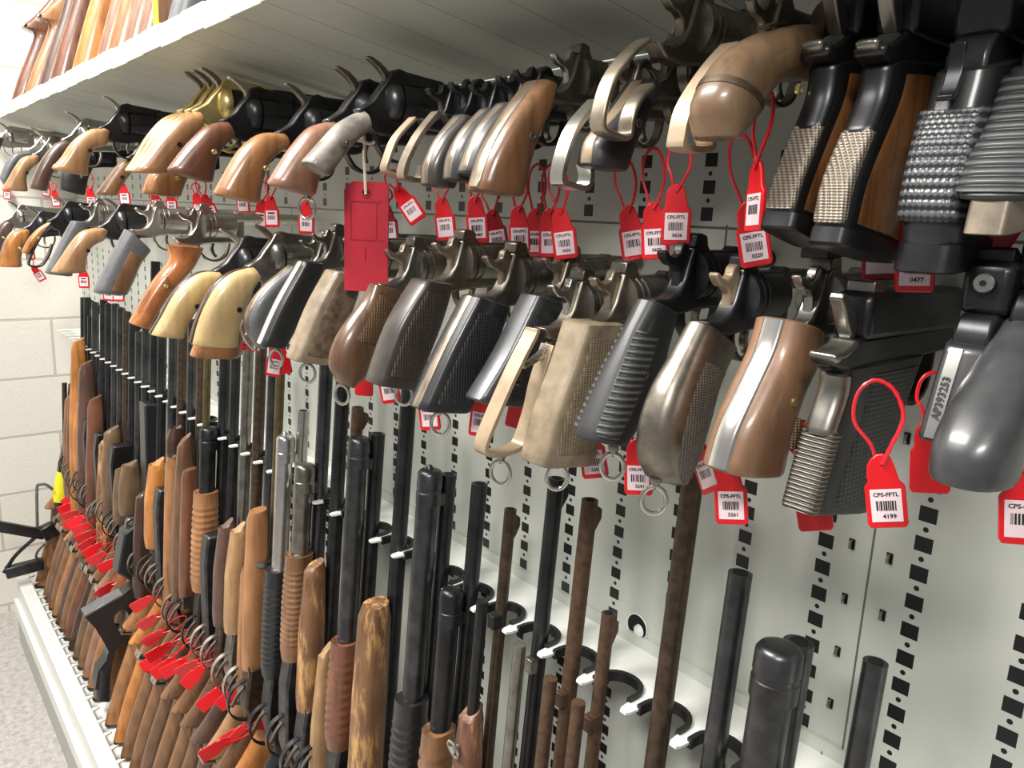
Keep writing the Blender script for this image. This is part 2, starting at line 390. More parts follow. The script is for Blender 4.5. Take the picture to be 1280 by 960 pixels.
# scalloped barrel rest
ZN = pz(-.439); PN = .0578; XN0 = -.389
def rest():
    t = empty('barrel_rest_shelf', (0, 0, ZN), 'narrow pale shelf with black-edged half-round notches holding the long barrels upright', 'shelf')
    out = []; yf = -.099; r = .0225; yc = -.0745
    ks = range(44, -13, -1); rub = []
    out.append((XN0-.0578*44.9, yf))
    for k in ks:
        xc = XN0-PN*k
        out += [(xc-r-.003, yf), (xc-r-.001, yf+.004)]
        a = [(xc-r*math.cos(math.pi*i/12), yc+r*.95*math.sin(math.pi*i/12)) for i in range(13)]
        out += [(xc-r, yc-.012)]+a+[(xc+r, yc-.012), (xc+r+.001, yf+.004), (xc+r+.003, yf)]
        if -5 <= k <= 26: rub.append((k, [(xc-r, yc-.010)]+a+[(xc+r, yc-.010)]))
    out += [(XN0+PN*12.6, yf), (XN0+PN*12.6, -.001), (XN0-PN*44.9, -.001)]
    p = MB().prismz(out, -.0025, .0)
    p.build('plate', 'white paint', t)
    MB().box((XN0-PN*44.9, -.004, 0), (XN0+PN*12.6, -.0005, .012)).build('rear_flange', 'grey paint', t)
    for k, a in rub:
        m = MB(); n = len(a); rs = []
        for i, (x, y) in enumerate(a):
            q0 = a[max(i-1, 0)]; q1 = a[min(i+1, n-1)]; d = Vector((q1[0]-q0[0], q1[1]-q0[1])).normalized(); nn = Vector((-d.y, d.x))
            h = .0023
            rs.append([(x+nn.x*h, y+nn.y*h, .0035), (x-nn.x*h, y-nn.y*h, .0035), (x-nn.x*h, y-nn.y*h, -.0065), (x+nn.x*h, y+nn.y*h, -.0065)])
        m.rings(rs); m.build('rubber_edging', 'edging rubber', t)
rest()
# stock ledge at the bottom
ZL = pz(-1.21)
def ledge():
    t = empty('rack_base', (-1.2, -.3, 0), 'long pale grey metal base ledge the gun butts stand on', 'rack base')
    o = t.location
    def bx(x0, y0, z0, x1, y1, z1, nm, mat, bev=.002):
        MB().box((x0-o.x, y0-o.y, z0), (x1-o.x, y1-o.y, z1)).build(nm, mat, t, bevel=bev)
    bx(-2.8, -.296, pz(-1.30), .8, -.002, pz(-1.245), 'deck', 'white paint')
    for a, b in ((-2.8, -1.972), (-1.969, -1.05), (-1.047, -.1), (-.097, .8)):
        bx(a, -.300, pz(-1.285), b, -.264, ZL, 'ledge_cover', 'white paint', .003)
    bx(-2.8, -.312, pz(-1.325), .8, -.297, pz(-1.28), 'kick_strip', 'white paint', .003)
    bx(-2.805, -.305, 0.0, .8, -.01, pz(-1.315), 'plinth', 'grey plinth')
    for k in range(8, 43):
        x = XN0-PN*k
        MB().prismz([(x+PN/2-.007-o.x, -.264-o.y), (x+PN/2+.007-o.x, -.264-o.y), (x+PN/2-o.x, -.248-o.y)], ZL-.004, ZL).build('butt_divider', 'white paint', t)
    lb = MB()
    for x in (-2.30, -2.37): lb.box((x-.03-o.x, -.2965-o.y, ZL), (x+.03-o.x, -.272-o.y, ZL+.0006))
    lb.build('paper_label', 'label paper', t)
ledge()
def panel_bits():
    c = on(1, 0, 797, 783)
    t = empty('cable_hole', c, 'round dark cable hole with pale rim in the back panel just above the barrel rest', 'hole')
    MB().lathe((0, -.0006, 0), (0, 1, 0), [(0, .0135), (.0004, .0135)], 28).build('opening', 'dark hole', t)
    MB().tube([(.0138*math.cos(a*math.pi/14), -.001, .0138*math.sin(a*math.pi/14)) for a in range(28)], .0008, 6, True).build('rim', 'white paint', t)
    MB().lathe((.003, -.004, -.003), (.2, 1, 0), [(-.002, .003), (0, .006), (.003, .007), (.0034, .0045)], 20).build('cable_sheath', 'white paint', t)
    for px, py in [(1065, 680), (1112, 698), (1056, 748), (1103, 769), (1047, 814), (1038, 879), (1030, 940), (1136, 489), (1134, 548)]:
        p = on(1, 0, px, py)
        t = empty('panel_clip', p, 'tiny metal hook clip pressed out of the back panel beside the sheet joint', 'clip', 'hook clips along the panel joint')
        MB().tube([(0, 0, .003), (0, -.003, .003), (0, -.004, -.001), (0, -.002, -.003)], .0012, 6).build('hook', 'grey steel', t)
        MB().box((-.0025, -.0005, -.0045), (.0025, -.0001, .0045)).build('slot', 'dark hole', t)
panel_bits()

# ------------------------------------------------------------------ handguns
CR = dict(A=(780, 310, 2.526), B=(480, 280, 2.5275), C=(280, 260, 4), D=(0, 200, 4), E=(0, 240, 8), F=(0, 120, 8), G=(250, 60, 4), H=(480, 20, 3.2),
          I=(700, 0, 3), J=(940, 0, 2.667), N=(0, 0, 4), P=(0, 0, 1))
XLOG = []
def hg(name, label, cat, yT, cr, B, F, w, grip, metal, kind='da', n=3., s=1., group=None, panels=(), strap=None, ring=None, loop=None, loopmat=None, loopw=.022, loopth=.004,
       ribs=0, hammer=None, gripname='grip', depth=None, cyl=True, wlist=None, tg=True, dv=0, du=0, sight=True, xt=None, dx=0, hammer2=False, cylm=None, bt=True, bw=.009):
    ox, oy, os_ = CR[cr]
    P = lambda q: (ox+q[0]/os_, oy+q[1]/os_)
    first = P((B or loop)[0])
    T = on(1, yT, *first) if xt is None else on(0, xt, *first)
    yT = T.y
    x0 = T.x
    XLOG.append((label[:40], round(x0, 3), round(T.y, 3), round(T.z-H0, 3)))
    t = empty(name, T+Vector((dx, 0, 0)), label, cat, group)
    def loc(q):
        p = on(0, x0, *P(q))-T; return (p.y, p.z)
    mm = lambda pts: [(du+a*.001*s, dv+b*.001*s) for a, b in pts]
    uend = max(-yT-.003, .03)
    if B:
        b = [loc(q) for q in B]
        if depth: f = [(u+d*math.cos(.25), v+d*math.sin(.25)-.012*i/len(b)) for i, ((u, v), d) in enumerate(zip(b, depth))]
        else: f = [loc(q) for q in F]
        W = [w*k for k in wlist] if wlist else w
        Ws = W if isinstance(W, list) else [W, W]
        if strap:
            loft(MB(), b, f, Ws, n, a0=.03, a1=.97).build(gripname, grip, t)
            loft(MB(), b, f, strap[1], 7, endround=.0015).build('backstrap', strap[0], t)
        else:
            loft(MB(), b, f, Ws, n, ribs=ribs).build(gripname, grip, t)
        for (t0, t1, a0, a1, mat) in panels:
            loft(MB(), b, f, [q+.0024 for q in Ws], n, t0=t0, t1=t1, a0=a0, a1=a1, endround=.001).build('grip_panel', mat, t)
        if grip not in ('black polymer',) and not ribs and kind != 'frame':
            c = [(b[-1][i]+f[-1][i]+b[0][i]+f[0][i])/4 for i in (0, 1)]
            MB().lathe((w/2-.0012, c[0], c[1]), (1, 0, 0), [(0, .0034), (.0016, .0034), (.0022, .0024), (.0016, .0012)], 10).build('grip_screw', 'dark hole' if grip in ('cream wood', 'tan wood', 'honey wood') else ('brass' if 'wood' in grip else 'grey steel'), t)
    else:
        b = f = None
    if loop:
        lp = smooth([loc(q) for q in loop], 40)
        MB().ribbon(lp, loopw, loopth).build('grip_strap', loopmat or metal, t, bevel=.0012)
    hm = hammer or metal
    fw = .016*s
    if kind == 'da':
        MB().prism(mm([(6, 0), (24, 0), (33, 5), (39, 15), (43, 28), (46, 38), (56, 44), (62, 42), (66, 36), (100, 36), (104, 40), (112, 36), (112, -4), (96, -8), (60, -9), (36, -12), (16, -10)]), -fw/2, fw/2).build('frame', metal, t, bevel=.0022*s)
        if sight: MB().prism(mm([(45, 38), (47, 47), (52, 49), (60, 47), (62, 40)]), -.0085*s, .0085*s).build('rear_sight', metal, t, bevel=.0012)
        MB().prism(mm([(34, 2), (36, 12), (35, 20), (30, 24), (24, 25), (19, 29), (16, 34), (19, 36), (24, 32), (30, 30), (35, 33), (37, 39), (41, 42), (45, 38), (46, 24), (44, 6)]), -.0042*s, .0042*s).build('hammer', hm, t, bevel=.0013)
        if cyl:
            c = (0, du, dv+.017*s); r = .0192*s
            MB().lathe(c, (0, 1, 0), [(.050*s, r*.75), (.051*s, r*1.02), (.0565*s, r*1.02), (.0575*s, r*.95)], 24).build('recoil_shield', metal, t)
            MB().lathe(c, (0, 1, 0), [(.0585*s, r*.9), (.0595*s, r), (.0625*s, r), (.063*s, r*.93), (.066*s, r*.93), (.0665*s, r), (.096*s, r), (.098*s, r*.85)], 24).build('cylinder', cylm or metal, t)
        bl = [(112*s/1000, .0105*s), (.118*s, .009*s), (max(uend, .14*s)-.002 if uend > .13*s else .125*s, .008*s)]
        bl = [(.1*s, .010*s), (.112*s, .009*s), (max(min(uend-du, .3), .114*s), .0075*s)]
        MB().lathe((0, du, dv+.029*s), (0, 1, 0), bl, 16).build('barrel', cylm or metal, t)
        if tg:
            MB().ribbon(smooth(mm([(44, -10), (46, -20), (54, -30), (68, -34), (82, -28), (88, -16), (89, -7)]), 20), .009*s, .003*s).build('trigger_guard', metal, t)
            MB().ribbon(smooth(mm([(66, -8), (64, -16), (66, -24), (70, -28)]), 8), .006*s, .0035*s).build('trigger', 'grey steel', t)
    elif kind == 'sa':
        MB().prism(mm([(-6, 1), (4, 6), (12, 12), (19, 22), (27, 32), (34, 44), (44, 47), (52, 45), (100, 41), (104, 36), (104, -12), (92, -16), (60, -18), (34, -22), (14, -21), (4, -14)]), -fw*.45, fw*.45).build('frame', metal, t, bevel=.002*s)
        MB().prism(mm([(20, 18), (29, 30), (26, 38), (20, 44), (13, 49), (7, 52), (6, 55), (12, 55), (22, 51), (30, 45), (35, 36), (36, 22)]), -.0038*s, .0038*s).build('hammer', hm, t, bevel=.0012)
        c = (0, du, dv+.013*s); r = .0205*s
        MB().lathe(c, (0, 1, 0), [(.026*s, r*.6), (.031*s, r*.92), (.036*s, r*1.02), (.041*s, r*1.02), (.042*s, r*.9)], 24).build('recoil_shield', metal, t)
        if cyl:
            rs = []
            for h, q in [(.043, .86), (.0445, 1), (.058, 1), (.0605, 2), (.082, 2), (.085, .96)]:
                rg = []
                for j in range(36):
                    a = 2*math.pi*j/36; k = 1 if q != 2 else (1-.11*max(0, math.cos(6*a))**1.5)
                    q2 = 1 if q == 2 else q
                    rg.append((r*q2*k*math.sin(a), c[1]+h*s, c[2]+r*q2*k*math.cos(a)))
                rs.append(rg)
            MB().rings(rs).build('cylinder', cylm or metal, t)
        e = max(min(uend-du, .26), .11*s)
        MB().lathe((0, du, dv+.031*s), (0, 1, 0), [(.09*s, .0105*s), (.1*s, .0095*s), (e, .0085*s)], 16).build('barrel', cylm or metal, t)
        MB().lathe((.009*s, du, dv+.02*s), (0, 1, 0), [(.1*s, .0045*s), (min(e, .17*s), .0045*s)], 10).build('ejector_tube', cylm or metal, t)
        if tg:
            MB().ribbon(smooth(mm([(18, -21), (20, -32), (30, -44), (46, -48), (60, -42), (66, -28), (66, -18)]), 20), .009*s, .003*s).build('trigger_guard', strap[0] if strap and 'brass' in strap[0] else metal, t)
            MB().ribbon(smooth(mm([(44, -19), (41, -28), (43, -38)]), 8), .006*s, .003*s).build('trigger', 'grey steel', t)
    elif kind == 'auto':
        e = uend*1000/s-du*1000/s
        MB().prism(mm(([(-12, 6), (-10, 9), (-4, 9), (6, 14), (12, 18)] if bt else [(4, -2), (5, 8), (8, 14), (13, 18)])+[ (e, 18), (e, 2), (80, 0), (74, -4), (10, -4)]+([(-2, 0), (-12, 3)] if bt else [])), -.0092*s, .0092*s).build('frame', metal, t, bevel=.002)
        MB().prism(mm([(14, 17), (13, 40), (16, 46), (e+1, 46), (e+1, 17)]), -.0122*s, .0122*s).build('slide', metal if not hammer2 else hm, t, bevel=.004)
        if bt: MB().prism(mm([(-14, 5), (-17, 9), (-14, 11), (-6, 11), (4, 14), (8, 18), (12, 16), (10, 6), (-4, 3)]), -bw*s, bw*s).build('beavertail', hm, t, bevel=.002)
        if bt: MB().prism(mm([(12, 14), (2, 26), (-4, 36), (-9, 42), (-7, 46), (0, 44), (4, 38), (10, 34), (15, 24)]), -.0045*s, .0045*s).build('hammer', hm, t, bevel=.0012)
        MB().prism(mm([(20, 45), (20, 52), (24, 53), (32, 49), (34, 45)]), -.009*s, .009*s).build('rear_sight', hm, t, bevel=.001)
        if tg:
            MB().ribbon(smooth(mm([(84, 0), (86, -18), (94, -30), (110, -34), (126, -26), (130, -8), (130, 4)]), 20), .009*s, .0035*s).build('trigger_guard', metal, t)
            MB().ribbon(smooth(mm([(100, 2), (96, -8), (98, -18), (102, -24)]), 8), .008*s, .004*s).build('trigger', 'grey steel', t)
    if ring:
        c = ((b[-1][0]+f[-1][0])/2, (b[-1][1]+f[-1][1])/2) if b else (lp[-14][0], lp[-14][1])
        if isinstance(ring, tuple): c = loc(ring); c = (c[0], c[1]+.014)
        MB().lathe((0, c[0], c[1]+.001), (0, 0, -1), [(0, .0042), (.003, .0042), (.0045, .003), (.007, .0028), (.0085, .0015)], 12).build('ring_stud', 'grey steel', t)
        ro = MB().tube([(.0085*math.cos(k*math.pi/14), 0, .0105*math.sin(k*math.pi/14)) for k in range(28)], .0018, 8, True).build('lanyard_ring', 'bright steel', t)
        ro.location = (0, c[0], c[1]-.0155); ro.rotation_euler = (.1, .08, random.uniform(.5, 1.0))
    return t, loc, mm, (b, f), s

A_ = 'lower hook row'
# lower row, near end first
g = hg('pistol', 'pistol with plain rounded black rubber grip at the near end of the lower row', 'pistol', -.15, 'A', [(1262, 250), (1215, 330), (1150, 450), (1095, 560), (1055, 660), (1040, 745)], None, .034, 'dark rubber', 'black steel', 'auto', 2.3, bt=False, depth=[.05, .05, .05, .052, .054, .05], wlist=[.8, .9, 1, 1.1, 1.15, 1.1])
g = hg('pistol', 'stripped black pistol with no grip panels and a pale serial strip down its frame', 'pistol', -.16, 'A', [(1075, 320), (1050, 400), (1020, 500), (990, 605)], None, .024, 'black polymer', 'black steel', 'auto', 6, bt=False, depth=[.05, .048, .048, .048], tg=True)
t, loc, mm, (b, f), s = g
st = MB(); bb_ = arc(b, 9); d0, d1 = bb_[0], bb_[-1]
st.ribbon([(u-.0006, v) for u, v in bb_], .0066, .001, -.0035); st.build('serial_strip', 'bright steel', t)
STRIP = (t, bb_)
MB().lathe((0, .012, .034), (0, -1, 0), [(0, .0052), (.0016, .0052), (.0022, .0046)], 20).build('firing_pin_plate', 'bright steel', t)
MB().lathe((0, .0098, .034), (0, -1, 0), [(0, .0016), (.0006, .0016)], 12).build('firing_pin_hole', 'dark hole', t)
g = hg('pistol', 'large black semi-automatic pistol with pebbled black side panels and bright hammer', 'pistol', -.15, 'A', [(662, 378), (655, 450), (620, 560), (582, 690), (548, 815)], [(905, 330), (860, 450), (815, 580), (770, 690), (735, 810)], .024, 'black steel', 'black steel', 'auto', 6, hammer='grey steel',
       panels=[(.06, .97, .22, .96, 'pebbled black')])
t, loc, mm, (b, f), s = g
loft(MB(), b, f, .0225, 5, t0=.46, t1=1, a0=-.02, a1=.14).build('mainspring_housing', 'ribbed steel', t)
loft(MB(), b, f, .020, 2.6, t0=.05, t1=.45, a0=-.05, a1=.18).build('grip_safety', 'grey steel', t)
g = hg('revolver', 'revolver with smooth light walnut target grips and a wide bright backstrap', 'revolver', -.15, 'A', [(470, 222), (440, 320), (380, 450), (325, 570), (288, 692)], [(575, 265), (562, 360), (522, 450), (490, 560), (462, 690)], .040, 'target wood', 'grey steel', 'da', 2.8, strap=('silver steel', .017), hammer='bright steel', s=.95, dv=-.006, du=.006)
t, loc, mm, (b, f), s = g
loft(MB(), b, f, .0425, 3, t0=.62, t1=.82, a0=.72, a1=.98, endround=.0005).build('thumb_checkering', 'checkered walnut', t)
MB().prism(mm([(36, 46), (36, 56), (60, 56), (62, 48)]), -.010, .010).build('target_sight', 'black steel', t, bevel=.0012)
g = hg('revolver', 'dark revolver with curved bulbous dark checkered grips and lanyard ring', 'revolver', -.155, 'A', [(222, 232), (165, 340), (108, 450), (72, 570), (72, 670), (98, 722)], [(335, 320), (278, 430), (245, 530), (212, 630), (180, 690), (165, 718)], .030, 'worn steel', 'blued steel', 'da', 2.8, ring=(95, 790), hammer='tan strap', panels=[(.20, .97, .16, .97, 'checkered grey')], s=.95, wlist=[.8, .9, 1.1, 1.15, 1.1])
g = hg('revolver', 'black revolver with horizontally ribbed rubber grip and a ring under it', 'revolver', -.16, 'B', [(815, 238), (752, 370), (702, 480), (652, 600), (628, 665)], [(905, 290), (880, 400), (850, 500), (800, 600), (742, 680)], .031, 'black rubber', 'black steel', 'da', 2.6, ring=(722, 760), panels=[(.22, .98, .02, .62, 'ribbed rubber')], wlist=[.85, .8, 1, 1.1, 1.15])
g = hg('revolver', 'top-break revolver with dirty tan checkered square grips and large ring', 'revolver', -.17, 'B', [(600, 312), (555, 450), (500, 600), (462, 748)], [(722, 312), (715, 430), (672, 590), (632, 740)], .034, 'tan plastic', 'worn steel', 'da', 6, cylm='grey steel', ring=True, hammer='worn strap', panels=[(.1, .92, .10, .94, 'checkered tan')])
g = hg('revolver', 'bare revolver with open skeleton grip strap and no panels', 'revolver', -.175, 'B', None, None, .02, 'tan strap', 'worn steel', 'da', loopw=.016, loop=[(470, 328), (462, 352), (405, 465), (345, 600), (308, 695), (318, 722), (360, 722), (410, 706), (432, 680), (462, 590), (482, 500), (520, 380)], loopmat='tan strap', ring=(368, 780), hammer='bright steel')
t, loc, mm, (b, f), s = g
MB().ribbon(smooth([loc(q) for q in [(545, 345), (500, 400), (440, 452), (480, 430), (530, 395)]], 16), .006, .0016).build('mainspring', 'bright steel', t)
MB().tube([(-.008, *loc((415, 500))), (.008, *loc((415, 500)))], .0025, 8).build('strut_pin', 'black steel', t)
g = hg('revolver', 'black revolver with slim checkered black grip behind the bare skeleton grip', 'revolver', -.145, 'B', [(455, 222), (370, 395), (278, 548)], [(572, 260), (500, 420), (432, 565)], .030, 'dark rubber', 'worn steel', 'da', 5, cylm='grey steel', panels=[(.2, .95, .10, .95, 'checkered black')], s=.9, hammer='worn strap')
g = hg('revolver', 'service revolver with square black checkered grip showing a brass screw and worn edge', 'revolver', -.18, 'B', [(265, 226), (172, 405), (96, 575)], [(378, 262), (330, 400), (258, 582)], .031, 'black polymer', 'worn steel', 'da', 6, cylm='grey steel', hammer='worn strap', ring=True, panels=[(.12, .95, .14, .95, 'checkered black')], strap=('worn strap', .012))
g = hg('revolver', 'service revolver with square dark brown checkered grip and worn smooth back', 'revolver', -.19, 'C', [(968, 360), (832, 590), (735, 862)], [(1112, 380), (1055, 580), (932, 888)], .033, 'dark bakelite', 'worn steel', 'da', 5.5, cylm='grey steel', ring=(900, 925), panels=[(.1, .92, .11, .95, 'checkered bakelite')], hammer='worn strap')
g = hg('revolver', 'revolver with round bird-head brown grip checkered at the top and a bright ring', 'revolver', -.195, 'C', [(732, 378), (690, 470), (602, 585), (548, 690), (532, 790), (572, 858)], [(880, 420), (862, 480), (835, 600), (765, 720), (705, 830), (640, 882)], .030, 'brown wood', 'grey steel', 'da', 2.4, ring=(590, 925), hammer='worn strap', panels=[(.08, .55, .08, .97, 'checkered walnut')], wlist=[.7, .9, 1.15, 1.2, 1.05])
g = hg('revolver', 'revolver with worn tan square grip with chipped crackled sides', 'revolver', -.205, 'C', [(530, 314), (428, 500), (332, 745)], [(655, 335), (640, 450), (512, 768)], .034, 'tan plastic', 'worn steel', 'da', 6, cylm='grey steel', ring=(418, 820), panels=[(.10, .94, .14, .96, 'crackled horn')], hammer='worn strap')
g = hg('revolver', 'revolver with slim flat black grip and pale worn backstrap', 'revolver', -.205, 'C', [(376, 266), (256, 480), (170, 674)], [(492, 282), (440, 430), (302, 688)], .028, 'black polymer', 'grey steel', 'da', 5, strap=('tape', .012), ring=(262, 745), s=.9)
g = hg('revolver', 'revolver with grey rounded grip and thin wire lanyard loop beside the slim black grip', 'revolver', -.19, 'C', [(322, 290), (205, 385), (125, 490), (104, 580), (130, 650), (162, 688)], [(385, 330), (325, 430), (265, 560), (225, 640), (205, 690)], .027, 'grey rubber', 'grey steel', 'da', 2.8, strap=('worn strap', .014), s=.9)
t, loc, mm, (b, f), s = g
MB().tube([(0, *p) for p in smooth([loc(q) for q in [(95, 560), (85, 610), (120, 680), (165, 715), (180, 690)]], 14)], .0014, 6).build('lanyard_loop', 'bright steel', t)
g = hg('revolver', 'single-action revolver with big smooth yellowish plow grips, lower row', 'revolver', -.215, 'P', [(312, 333), (288, 339), (268, 354), (253, 378), (243, 402), (236, 428)], [(322, 350), (316, 360), (311, 374), (305, 394), (300, 412), (298, 431)], .038, 'cream wood', 'grey steel', 'sa', 2.5, strap=('dark wood', .012), hammer='worn strap', s=.95)
g = hg('revolver', 'single-action revolver whose chipped orange butt shows under the yellowish plow grips', 'revolver', -.18, 'P', [(300, 352), (280, 366), (262, 392), (248, 418), (238, 444)], [(322, 380), (312, 400), (304, 420), (299, 445)], .036, 'ginger wood', 'blued steel', 'sa', 2.5, s=.95, tg=False)
g = hg('revolver', 'single-action revolver with pale yellow plow grips chipped on the side', 'revolver', -.235, 'D', [(1080, 556), (1000, 556), (920, 600), (850, 680), (790, 790), (745, 862)], [(1105, 610), (1065, 660), (1010, 720), (950, 800), (922, 882)], .036, 'cream wood', 'blued steel', 'sa', 2.5, strap=('dark wood', .011), hammer='bright steel')
g = hg('revolver', 'nickel revolver with large flame-figured orange target grip', 'revolver', -.235, 'D', [(832, 424), (845, 500), (775, 590), (705, 700), (650, 806)], [(1015, 440), (965, 540), (870, 640), (808, 730), (745, 838)], .036, 'figured wood', 'nickel', 'da', 2.6, hammer='nickel', strap=None, s=1.05, dv=.012)
g = hg('revolver', 'nickel-framed revolver with wood panels set in a grey rubber grip', 'revolver', -.25, 'D', [(625, 345), (568, 450), (512, 560), (468, 655)], [(750, 455), (702, 520), (668, 600), (635, 668)], .036, 'grey rubber', 'nickel', 'da', 3, panels=[(.24, .96, .26, .98, 'walnut')], hammer='nickel')
g = hg('revolver', 'single-action revolver with tan plow grip in front of a straight grey grip, lower row', 'revolver', -.24, 'E', [(1000, 358), (900, 366), (800, 402), (700, 515), (602, 660), (512, 792)], [(1070, 395), (1040, 480), (960, 520), (900, 570), (862, 680), (860, 790)], .034, 'tan wood', 'blued steel', 'sa', 2.5, hammer='bright steel')
g = hg('revolver', 'nickel revolver with straight grey rubber grip behind the tan plow grip, lower row', 'revolver', -.25, 'E', [(712, 290), (640, 420), (560, 580), (452, 800)], [(900, 310), (820, 430), (740, 600), (720, 830)], .034, 'grey rubber', 'nickel', 'da', 3.5, hammer='nickel')
g = hg('revolver', 'revolver with one yellow panel left on its open grip frame', 'revolver', -.25, 'E', [(500, 292), (382, 362), (282, 470), (218, 590)], [(505, 350), (425, 440), (350, 540), (300, 615)], .020, 'orange wood', 'black steel', 'sa', 2.5, loop=[(510, 300), (420, 420), (340, 560), (285, 720), (400, 738), (480, 640), (520, 520)], loopmat='black steel', hammer='bright steel')
g = hg('revolver', 'single-action revolver with bright orange plow grip near the far end, lower row', 'revolver', -.25, 'E', [(250, 366), (125, 390), (50, 480), (8, 590), (-20, 735)], [(300, 400), (285, 480), (242, 560), (215, 650), (222, 740)], .034, 'orange wood', 'blued steel', 'sa', 2.5, strap=('bright steel', .012), hammer='bright steel')
g = hg('revolver', 'brown plow-grip revolver at the far end of the lower row', 'revolver', -.25, 'E', [(60, 285), (-10, 330), (-70, 430), (-110, 560)], [(135, 330), (110, 420), (60, 520), (20, 640)], .034, 'maroon wood', 'bright steel', 'sa', 2.5, hammer='bright steel')
# upper row
g = hg('pistol', 'pistol with heavily ribbed black grip and pale magazine foot, upper row', 'pistol', -.15, 'J', [(945, 230), (900, 380), (840, 520), (790, 652)], None, .036, 'black rubber', 'black steel', 'auto', 2.8, bt=False, depth=[.05, .052, .054, .056], panels=[(.05, .97, -.02, .7, 'ribbed rubber')], wlist=[.9, 1, 1.05, 1.1])
t, loc, mm, (b, f), s = g
loft(MB(), [(b[-1][0]+.002, b[-1][1]-.001), (b[-1][0]-.001, b[-1][1]-.018)], [(f[-1][0]-.01, f[-1][1]), (f[-1][0]-.012, f[-1][1]-.018)], .021, 6, endround=.001).build('magazine_foot', 'worn strap', t)
g = hg('pistol', 'chunky black polymer pistol with studded grip and long curved lever', 'pistol', -.155, 'J', [(690, 240), (655, 370), (615, 510), (578, 690), (570, 815)], None, .032, 'black polymer', 'black polymer', 'auto', 3.4, bt=False, depth=[.05, .052, .054, .056, .058], s=1.15, panels=[(.22, .86, -.02, .5, 'studded polymer')])
t, loc, mm, (b, f), s = g
MB().ribbon(smooth([loc(q) for q in [(690, 140), (680, 230), (655, 310), (640, 328)]], 14), .008, .003, 0).build('lever', 'black steel', t, bevel=.001)
loft(MB(), [b[-1], (b[-1][0]-.002, b[-1][1]-.014)], [f[-1], (f[-1][0]-.002, f[-1][1]-.012)], .035, 4, endround=.002).build('magazine_foot', 'black steel', t)
for nm, lab, pts, fr, wd in (
    ('U3', 'black pistol with brown wood panels and pale checkered backstrap beside the polymer pistol', [(418, 215), (398, 320), (350, 440), (285, 600), (250, 755)], [(640, 230), (590, 400), (510, 600), (440, 825)], 'glossy wood'),
    ('U4', 'black pistol with brown wood panels and grey checkered backstrap beside the curved wooden pistol', [(238, 215), (222, 320), (182, 430), (120, 590), (86, 705)], [(440, 230), (395, 360), (310, 560), (225, 780)], 'glossy wood')):
    g = hg('pistol', lab, 'pistol', -.155, 'J', pts, fr, .022, 'black steel', 'black steel', 'auto', 6, hammer='grey steel', panels=[(.06, .96, .12, .97, wd)], bw=.0065)
    t, loc, mm, (b, f), s = g
    loft(MB(), b, f, .0185, 5, t0=.42, t1=.95, a0=-.03, a1=.14).build('checkered_backstrap', 'checkered steel', t)
    loft(MB(), b, f, .019, 2.6, t0=.02, t1=.40, a0=-.04, a1=.16).build('tang', 'black steel', t)
    loft(MB(), [b[-1], (b[-1][0]-.002, b[-1][1]-.008)], [f[-1], (f[-1][0]-.002, f[-1][1]-.008)], .026, 5, endround=.002).build('magazine_foot', 'black steel', t)
    MB().tube([(0, *p) for p in [(.007*math.cos(k*math.pi/8)-.006, .007*math.sin(k*math.pi/8)+.045) for k in range(16)]], .0028, 8, True).build('hammer_ring', 'grey steel', t)
g = hg('flintlock_pistol', 'antique pistol with thick curved smooth wooden stock, upper row', 'pistol', -.112, 'I', [(1000, 92), (850, 96), (722, 135), (622, 215), (562, 310), (532, 400), (556, 490)], [(1010, 310), (900, 306), (802, 316), (748, 352), (706, 425), (672, 480), (616, 514)], .032, 'old wood', 'brown steel', 'none', 2.2, wlist=[.95, .95, 1, 1.1, 1.15, 1])
t, loc, mm, (b, f), s = g
MB().lathe((0, .0, .004), (0, 1, 0), [(0, .012), (.1, .010), (.15, .009)], 16).build('barrel', 'brown steel', t)
MB().box((.012, .01, -.03), (.0165, .08, -.008)).build('lock_plate', 'worn steel', t, bevel=.002)
MB().prism([(.012, -.016), (.004, .002), (-.004, .014), (0, .02), (.008, .014), (.02, -.006), (.024, -.018)], .0165, .022).build('hammer', 'worn steel', t, bevel=.001)
MB().ribbon(smooth([(-.002, -.034), (.004, -.056), (.024, -.064), (.044, -.054), (.05, -.034)], 18), .009, .003).build('trigger_guard', 'brown steel', t)
p = [loc(q) for q in [(760, 112), (800, 98), (850, 92)]]
MB().ribbon([(a, c+.001) for a, c in p], .008, .002).build('tang_strap', 'brown steel', t)
loft(MB(), b, f, [.0325*k for k in (.95, .95, 1, 1.1, 1.15, 1)], 2.2, t0=.78, t1=.81, a0=-.01, a1=1.01, endround=0).build('butt_band', 'brown steel', t)
g = hg('revolver', 'bare steel revolver with open strap grip right behind the curved wooden pistol', 'revolver', -.17, 'I', None, None, .02, 'worn strap', 'worn steel', 'da', loopw=.013, loop=[(640, 170), (560, 262), (472, 400), (440, 525), (446, 550), (500, 562), (548, 550), (535, 500), (520, 440)], loopmat='tan strap', tg=True, cyl=False, sight=False, s=.85)
g = hg('revolver', 'bare steel revolver with open strap grip raised high in the upper row', 'revolver', -.175, 'I', None, None, .02, 'worn strap', 'worn steel', 'da', loopw=.013, loop=[(318, 152), (265, 192), (190, 290), (152, 400), (145, 478), (185, 505), (240, 515), (255, 440), (285, 370), (330, 320)], loopmat='worn strap', hammer='worn steel', s=.95, sight=False)
g = hg('revolver', 'black-gripped revolver with pale backstrap below the raised bare strap revolver', 'revolver', -.16, 'I', [(285, 302), (200, 420), (112, 520), (92, 605)], [(345, 330), (310, 420), (262, 530), (228, 632)], .028, 'black rubber', 'worn steel', 'da', 3.5, strap=('tan strap', .012), s=.8)
